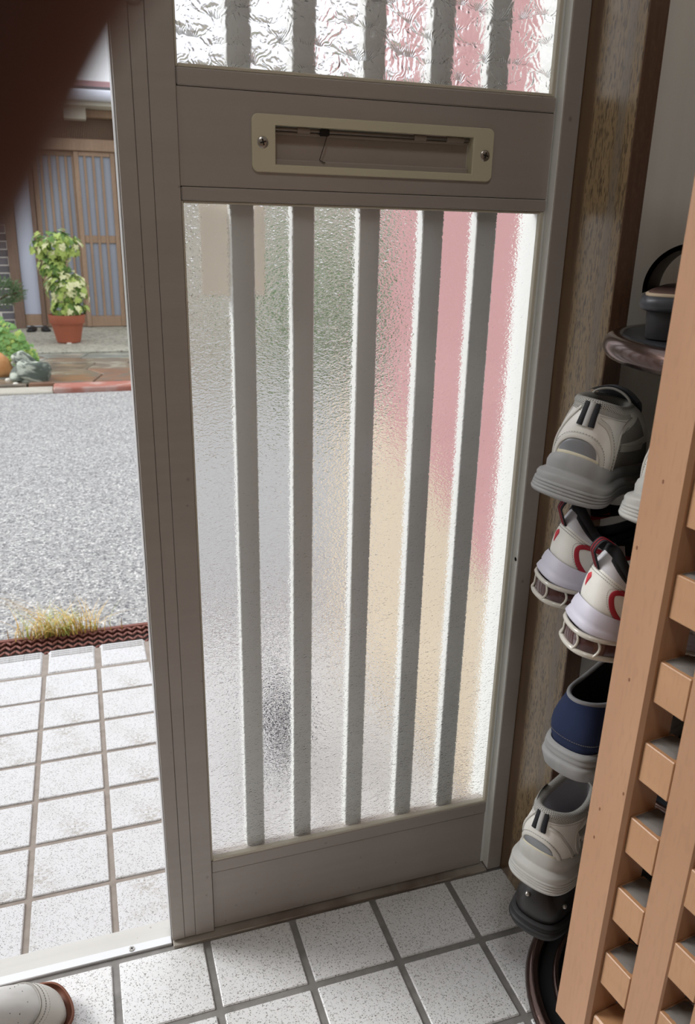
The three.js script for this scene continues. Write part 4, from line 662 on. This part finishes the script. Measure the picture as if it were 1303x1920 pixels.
{ // brown sandal with a broad black strap on the top tray
  const s = thing('sandal', 'brown sandal with black strap and thick black sole on the top tray', 'sandal', [0.356, 0.7476, 0.236], 42 * deg);
  const L = 0.17, f = (th, out) => { const u = (1 - Math.cos(th)) / 2, q = Math.sin(th); return [L * u - Math.cos(th) * out, q / Math.sqrt(q * q + 0.12) * Math.sqrt(1.12) * (lerp(0.03, 0.036, u) + out)]; };
  const band = (levels) => { const g = grid(80, levels.length - 1, (u, v, i, j) => { const p = f(u * 2 * Math.PI, levels[j][1]); return [p[0], levels[j][0], p[1]]; }, true), T = [], [y, o] = levels[levels.length - 1]; for (let i = 0; i < 80; i++) { const a = f(i / 80 * 6.2832, o), b = f((i + 1) / 80 * 6.2832, o); T.push([[L / 2, y, 0], [b[0], y, b[1]], [a[0], y, a[1]]]); } return merge([g, tri(T)]); };
  part('heel_block', band([[0, -0.007], [0.001, -0.005], [0.022, -0.0035], [0.023, -0.006]]), M.blackSole, s, 'black heel block'); part('midsole', band([[0.0225, -0.002], [0.024, 0.0015], [0.029, 0.0025], [0.0335, 0.001], [0.0345, -0.003]]), std(0x3b3d42, 0.4), s, 'dark grey midsole edge');
  part('rim', band([[0.034, -0.0015], [0.0355, -0.001], [0.0365, -0.003]]), std(0xb9a68c, 0.6), s, 'cream footbed rim'); const fb = part('footbed', band([[0.0355, -0.003], [0.0372, -0.0034], [0.0376, -0.006]]), std(0x5a4038, 0.6), s, 'brown footbed');
  const ins = []; for (const [r, a0, a1] of [[0.011, 0.3, 3.4], [0.008, 2.6, 6.0], [0.0045, 0, 5]]) { const p = []; for (let i = 0; i <= 16; i++) { const a = lerp(a0, a1, i / 16); p.push([0.05 + Math.cos(a) * r * 1.6, 0.0378, Math.sin(a) * r]); } ins.push(tube(p, 0.0005, 30, 5)); } part('print', merge(ins), std(0xa99a88, 0.6), fb, 'worn pale print on the footbed');
  const st = grid(40, 3, (u, v, i, j) => { const a = Math.PI * (u * 1.04 - 0.02), th = [0, 0.0, 0.004, 0.004][j], R = 0.0355 + th, w = [0, 1, 1, 0][j]; return [0.072 + (w ? 0.062 : 0) - 0.012 * Math.sin(a) * (w ? 0.2 : 1), 0.0345 + Math.sin(a) * (0.036 + th), -Math.cos(a) * R]; });
  part('strap', st, M.blackLeather, s, 'black strap'); 
}
// ---------- white shoe on the floor at the lower left ----------
plainShoe('leather_shoe', 'white leather shoe with brown sole on the floor by the sill', undefined, [-0.39, 0.0006, 0.135], 0.36, { upper: M.toeWhite, sole: M.brownSole, trim: M.toeWhite, lining: M.cream, wide: 1.0, soleTop: () => 0.02, bulge: 0.004, levels: [[0, -0.006], [0.1, 0.001], [0.5, 0.003], [0.8, 0.0045], [0.95, 0.0045], [1, 0.002]], collar: { x: 0.075, a: 0.058, b: 0.03, y: collarY(0.075, 0.062, 0.088) }, extra: ({ t, S, patch, ribbon, stitches, foot }) => { part('toe_guard', patch(2.3, 3.98, () => 0.0, (u) => 0.28 + 0.02 * Math.sin(u * 3.1), 0.0016, 50, 6), M.whiteTrim, t, 'greyish white toe guard'); part('seam', ribbon([[2.25, 0.3], [2.7, 0.31], [3.14, 0.32], [3.58, 0.31], [4.03, 0.3]], 0.0016, 0.0018, 60), std(0x8f8a82, 0.6), t); part('stitching', merge([stitches([[2.3, 0.25], [2.7, 0.26], [3.14, 0.27], [3.58, 0.26], [3.98, 0.25]], 0.0009), stitches([[2.3, 0.215], [2.7, 0.225], [3.14, 0.235], [3.58, 0.225], [3.98, 0.215]], 0.0009)]), M.stitch, t); const pr = []; const r = rng(777); for (let i = 0; i < 34; i++) pr.push(new THREE.SphereGeometry(0.0005, 6, 4).translate(...S(2.45 + r() * 1.4, 0.4 + r() * 0.5, 0.0001))); part('perforation', merge(pr), M.darkGap, t); } }, { size: 0.94 });
// dark slippers before the door across the lane
for (const [i, x] of [-0.47, -0.385].entries()) plainShoe('leather_shoe', (i ? 'right' : 'left') + ' one of two dark slippers before the frosted side window across the lane', 'dark slippers', [x, -0.104, -7.33], -Math.PI / 2 + (i - 0.5) * 0.3, { upper: M.blackLeather, sole: M.blackSole, trim: M.blackLeather, lining: M.blackFabric, soleTop: () => 0.02, collar: { x: 0.075, a: 0.058, b: 0.03, y: collarY(0.04, 0.035, 0.06) } });
// ---------- wooden lattice panel ----------
{
  const a = 7.5 * deg, s = 0.9, O = new THREE.Vector3(0.2726, 0.1594, 0.3207);
  const p = new THREE.Group(); p.name = 'lattice_panel'; p.userData = { label: 'orange-brown wooden lattice panel with square holes at the right', category: 'panel' }; scene.add(p);
  // local axes: u along the panel towards the camera, y up, w out of its face
  const u = new THREE.Vector3(Math.sin(a), 0, Math.cos(a)), up = new THREE.Vector3(0.02 * Math.cos(a), 1, -0.02 * Math.sin(a)).normalize(), n = new THREE.Vector3().crossVectors(up, u).negate(); if (n.x > 0) n.negate(); const w2 = new THREE.Vector3().crossVectors(u, up);
  const m = new THREE.Matrix4().makeBasis(u, up, w2); m.setPosition(O); p.applyMatrix4(m);
  const f = w2.x < 0 ? 1 : -1, H = 1.0;   // f: sign of the face side along local z
  const b = (u0, u1, y0, y1, d0, d1, mat, name, sc = 0.25, bev = 0.0015, lab) => part(name, boxUV(B(u0 * s, u1 * s, y0 * s, y1 * s, -f * d0, -f * d1, bev), sc, u0 * 3.1, y0 * 1.7), mat, p, lab);
  b(-0.005, 0.0385, 0.0, H, 0, 0.034, M.pine, 'stile', 0.3, 0.003); b(0.62, 0.664, 0.0, H, 0, 0.034, M.pine, 'stile', 0.3, 0.003);
  b(0.0385, 0.62, H - 0.045, H, 0.003, 0.034, M.pineLight, 'rail'); b(0.0385, 0.62, 0.0, 0.043, 0.005, 0.034, M.pineLight, 'rail');
  const U0 = [0.0705, 0.1315, 0.1925, 0.2535, 0.3145, 0.3755, 0.4365, 0.4975, 0.5585];
  for (const q of U0) b(q, q + 0.0335, 0.043, H - 0.045, 0.005, 0.034, M.pine, 'upright_slat', 0.3);
  for (let j = 0; j < 12; j++) { const y = 0.0832 + j * 0.0755; for (let i = 0; i <= U0.length; i++) { const x0 = i ? U0[i - 1] + 0.0335 : 0.0385, x1 = i < U0.length ? U0[i] : 0.62; const odd = i & 1, yy = y + (odd ? 0.0 : 0); b(x0 + 0.0001, x1 - 0.0001, yy, yy + 0.037, 0.0053, 0.0338, M.pineLight, 'cross_slat', 0.25, 0.0006); } }
  { const G = [], r = rng(871); for (let j = 0; j < 11; j++) for (let i = 0; i <= 4; i++) { const x0 = i ? U0[i - 1] + 0.0335 : 0.0385, x1 = U0[i], y = 0.0832 + j * 0.0755 + 0.037; const g = grid(8, 8, (u, v) => [lerp(x0 + 0.001, x1 - 0.001, u) * s, y * s + (u * v * (1 - u) * (1 - v) > 0 ? 0.0006 + 0.0012 * r() : -0.0002), -f * lerp(0.0085, 0.0335, v)]); G.push(g); } const d = part('dust', merge(G), M.dust, p, 'grey dust lying on the cross slats'); d.userData.kind = 'stuff'; }
  // feet that carry the panel
  for (const q of [0.12, 0.56]) b(q, q + 0.04, -0.1605 / s, 0.0, 0.002, 0.034, M.pine, 'foot');
  const r = rng(881); for (let i = 0; i < 7; i++) { const x = -0.001 + 0.035 * r(), y = 0.03 + 0.75 * r(); part('knot', new THREE.CylinderGeometry(0.0012, 0.0012, 0.0003, 10).rotateX(Math.PI / 2).scale(0.6, 1.3, 1).translate(x * s, y * s, f * 0.0001), M.knot, p); }
}

{ // unseen top and near end boards, closing off light behind the lattice panel
  const c = struct('unseen_shading_boards', 'unseen wooden top and end boards that keep the space behind the lattice panel dark');
  part('top_board', boxUV(B(0.3, 0.739, 1.064, 1.084, 0.30, 0.94, 0.002), 0.4), M.pine, c); part('end_board', boxUV(B(0.40, 0.739, 0.0005, 1.0635, 0.918, 0.938, 0.002), 0.4), M.pine, c);
}
// ---------- finger of the hand held near the lens ----------
{
  const J = [];  // joints in camera axes (metres): x right, y up, z back
  const chain = (pts) => { for (let i = 0; i + 1 < pts.length; i++) J.push([pts[i], pts[i + 1]]); };
  chain([[-0.0240, 0.0198, -0.040, 0.0084], [-0.0146, 0.0415, -0.041, 0.0090], [-0.003, 0.066, -0.034, 0.0098], [0.004, 0.088, -0.008, 0.0115]]);     // index
  chain([[-0.036, 0.038, -0.022, 0.0074], [-0.029, 0.052, -0.030, 0.0086], [-0.019, 0.075, -0.028, 0.0094], [-0.015, 0.095, -0.004, 0.0115]]);     // middle
  chain([[-0.052, 0.046, -0.012, 0.007], [-0.047, 0.061, -0.021, 0.0082], [-0.037, 0.081, -0.019, 0.009], [-0.033, 0.097, 0.002, 0.011]]);         // ring
  chain([[-0.066, 0.055, -0.004, 0.0062], [-0.062, 0.068, -0.012, 0.0072], [-0.054, 0.084, -0.008, 0.008], [-0.05, 0.098, 0.008, 0.01]]);          // little
  chain([[-0.022, 0.03, 0.022, 0.0085], [-0.01, 0.055, 0.03, 0.0098], [0.0, 0.08, 0.036, 0.0125]]);                                               // thumb
  const W = [-0.022, 0.105, 0.085, 0.023];
  for (const k of [[0.004, 0.088, -0.008, 0.0115], [-0.015, 0.095, -0.004, 0.0115], [-0.033, 0.097, 0.002, 0.011], [-0.05, 0.098, 0.008, 0.01], [0.0, 0.08, 0.036, 0.0125]]) J.push([k, W]);
  J.push([W, [-0.01, 0.075, 0.2, 0.03]]);
  const lo = [-0.17, -0.05, -0.065], size = 0.31, R = 140, mc = new MarchingCubes(R, new THREE.MeshStandardMaterial(), false, false, 400000);
  mc.isolation = 0; const h = size / 2, f = mc.field;
  for (let z = 0; z < R; z++) for (let y = 0; y < R; y++) for (let x = 0; x < R; x++) {
    const px = lo[0] + (x / R) * size, py = lo[1] + (y / R) * size, pz = lo[2] + (z / R) * size; let s = 0, dm = 1;
    for (const [a, b] of J) {
      const bx = b[0] - a[0], by = b[1] - a[1], bz = b[2] - a[2], t = clamp(((px - a[0]) * bx + (py - a[1]) * by + (pz - a[2]) * bz) / (bx * bx + by * by + bz * bz)), d = Math.hypot(px - a[0] - t * bx, py - a[1] - t * by, pz - a[2] - t * bz) - lerp(a[3], b[3], t);
      dm = Math.min(dm, d); if (d < 0.03) s += Math.exp(-d / 0.0022);
    }
    f[x + y * R + z * R * R] = s > 0 ? 0.0022 * Math.log(s) : -dm;
  }
  mc.update();
  const n = mc.count, pos = new Float32Array(n * 3); for (let i = 0; i < n * 3; i++) pos[i] = lo[i % 3] + (mc.positionArray[i] + 1) / 2 * size;
  let g = new THREE.BufferGeometry(); g.setAttribute('position', new THREE.BufferAttribute(pos, 3)); g = mergeVertices(g, 1e-5); g.computeVertexNormals(); g.scale(0.8, 0.8, 0.8); g.applyMatrix4(camera.matrixWorld);
  const hand = new THREE.Mesh(g, phy(0x5a352e, 0.55)); hand.name = 'hand'; hand.castShadow = hand.receiveShadow = true; hand.userData = { label: 'dark out-of-focus finger of a hand covering the top left corner', category: 'hand' }; scene.add(hand);  // skin colour darkened to stand in for shade on the backlit finger
  const ph = thing('unseen_smartphone', 'unseen dark phone behind the lens, keeping light off the finger that blurs the corner', 'phone'); ph.matrixAutoUpdate = true; camera.matrixWorld.decompose(ph.position, ph.quaternion, ph.scale);  // phone out of view, placed to keep room light off the finger
  const rs = (x0, x1, y0, y1, r) => { const q = new THREE.Shape(); q.absarc(x1 - r, y0 + r, r, -Math.PI / 2, 0); q.absarc(x1 - r, y1 - r, r, 0, Math.PI / 2); q.absarc(x0 + r, y1 - r, r, Math.PI / 2, Math.PI); q.absarc(x0 + r, y0 + r, r, Math.PI, Math.PI * 1.5); return q; };
  part('body', new THREE.ExtrudeGeometry(rs(-0.045, 0.011, -0.105, 0.0125, 0.007), { depth: 0.005, bevelEnabled: true, bevelSize: 0.0007, bevelThickness: 0.0007, bevelSegments: 2 }).translate(0, 0, 0.0019), std(0x17181b, 0.4), ph);
  part('screen', new THREE.ExtrudeGeometry(rs(-0.0435, 0.0095, -0.1035, 0.011, 0.006), { depth: 0.0003, bevelEnabled: false }).translate(0, 0, 0.0077), phy(0x050506, 0.08), ph);
}
// everything above is laid out on a tile pitch of 0.108; bring it to real size (0.14 m pitch)
const REAL = 1.3;
for (const o of scene.children) { o.position.multiplyScalar(REAL); if (o.isRectAreaLight) { o.width *= REAL; o.height *= REAL; } else o.scale.multiplyScalar(REAL); }
camera.position.multiplyScalar(REAL);
{ const seen = new Set(); scene.traverse((o) => { if (o.material && !seen.has(o.material)) { seen.add(o.material); if (o.material.bumpMap) o.material.bumpScale *= REAL; } }); }
renderer.render(scene, camera);
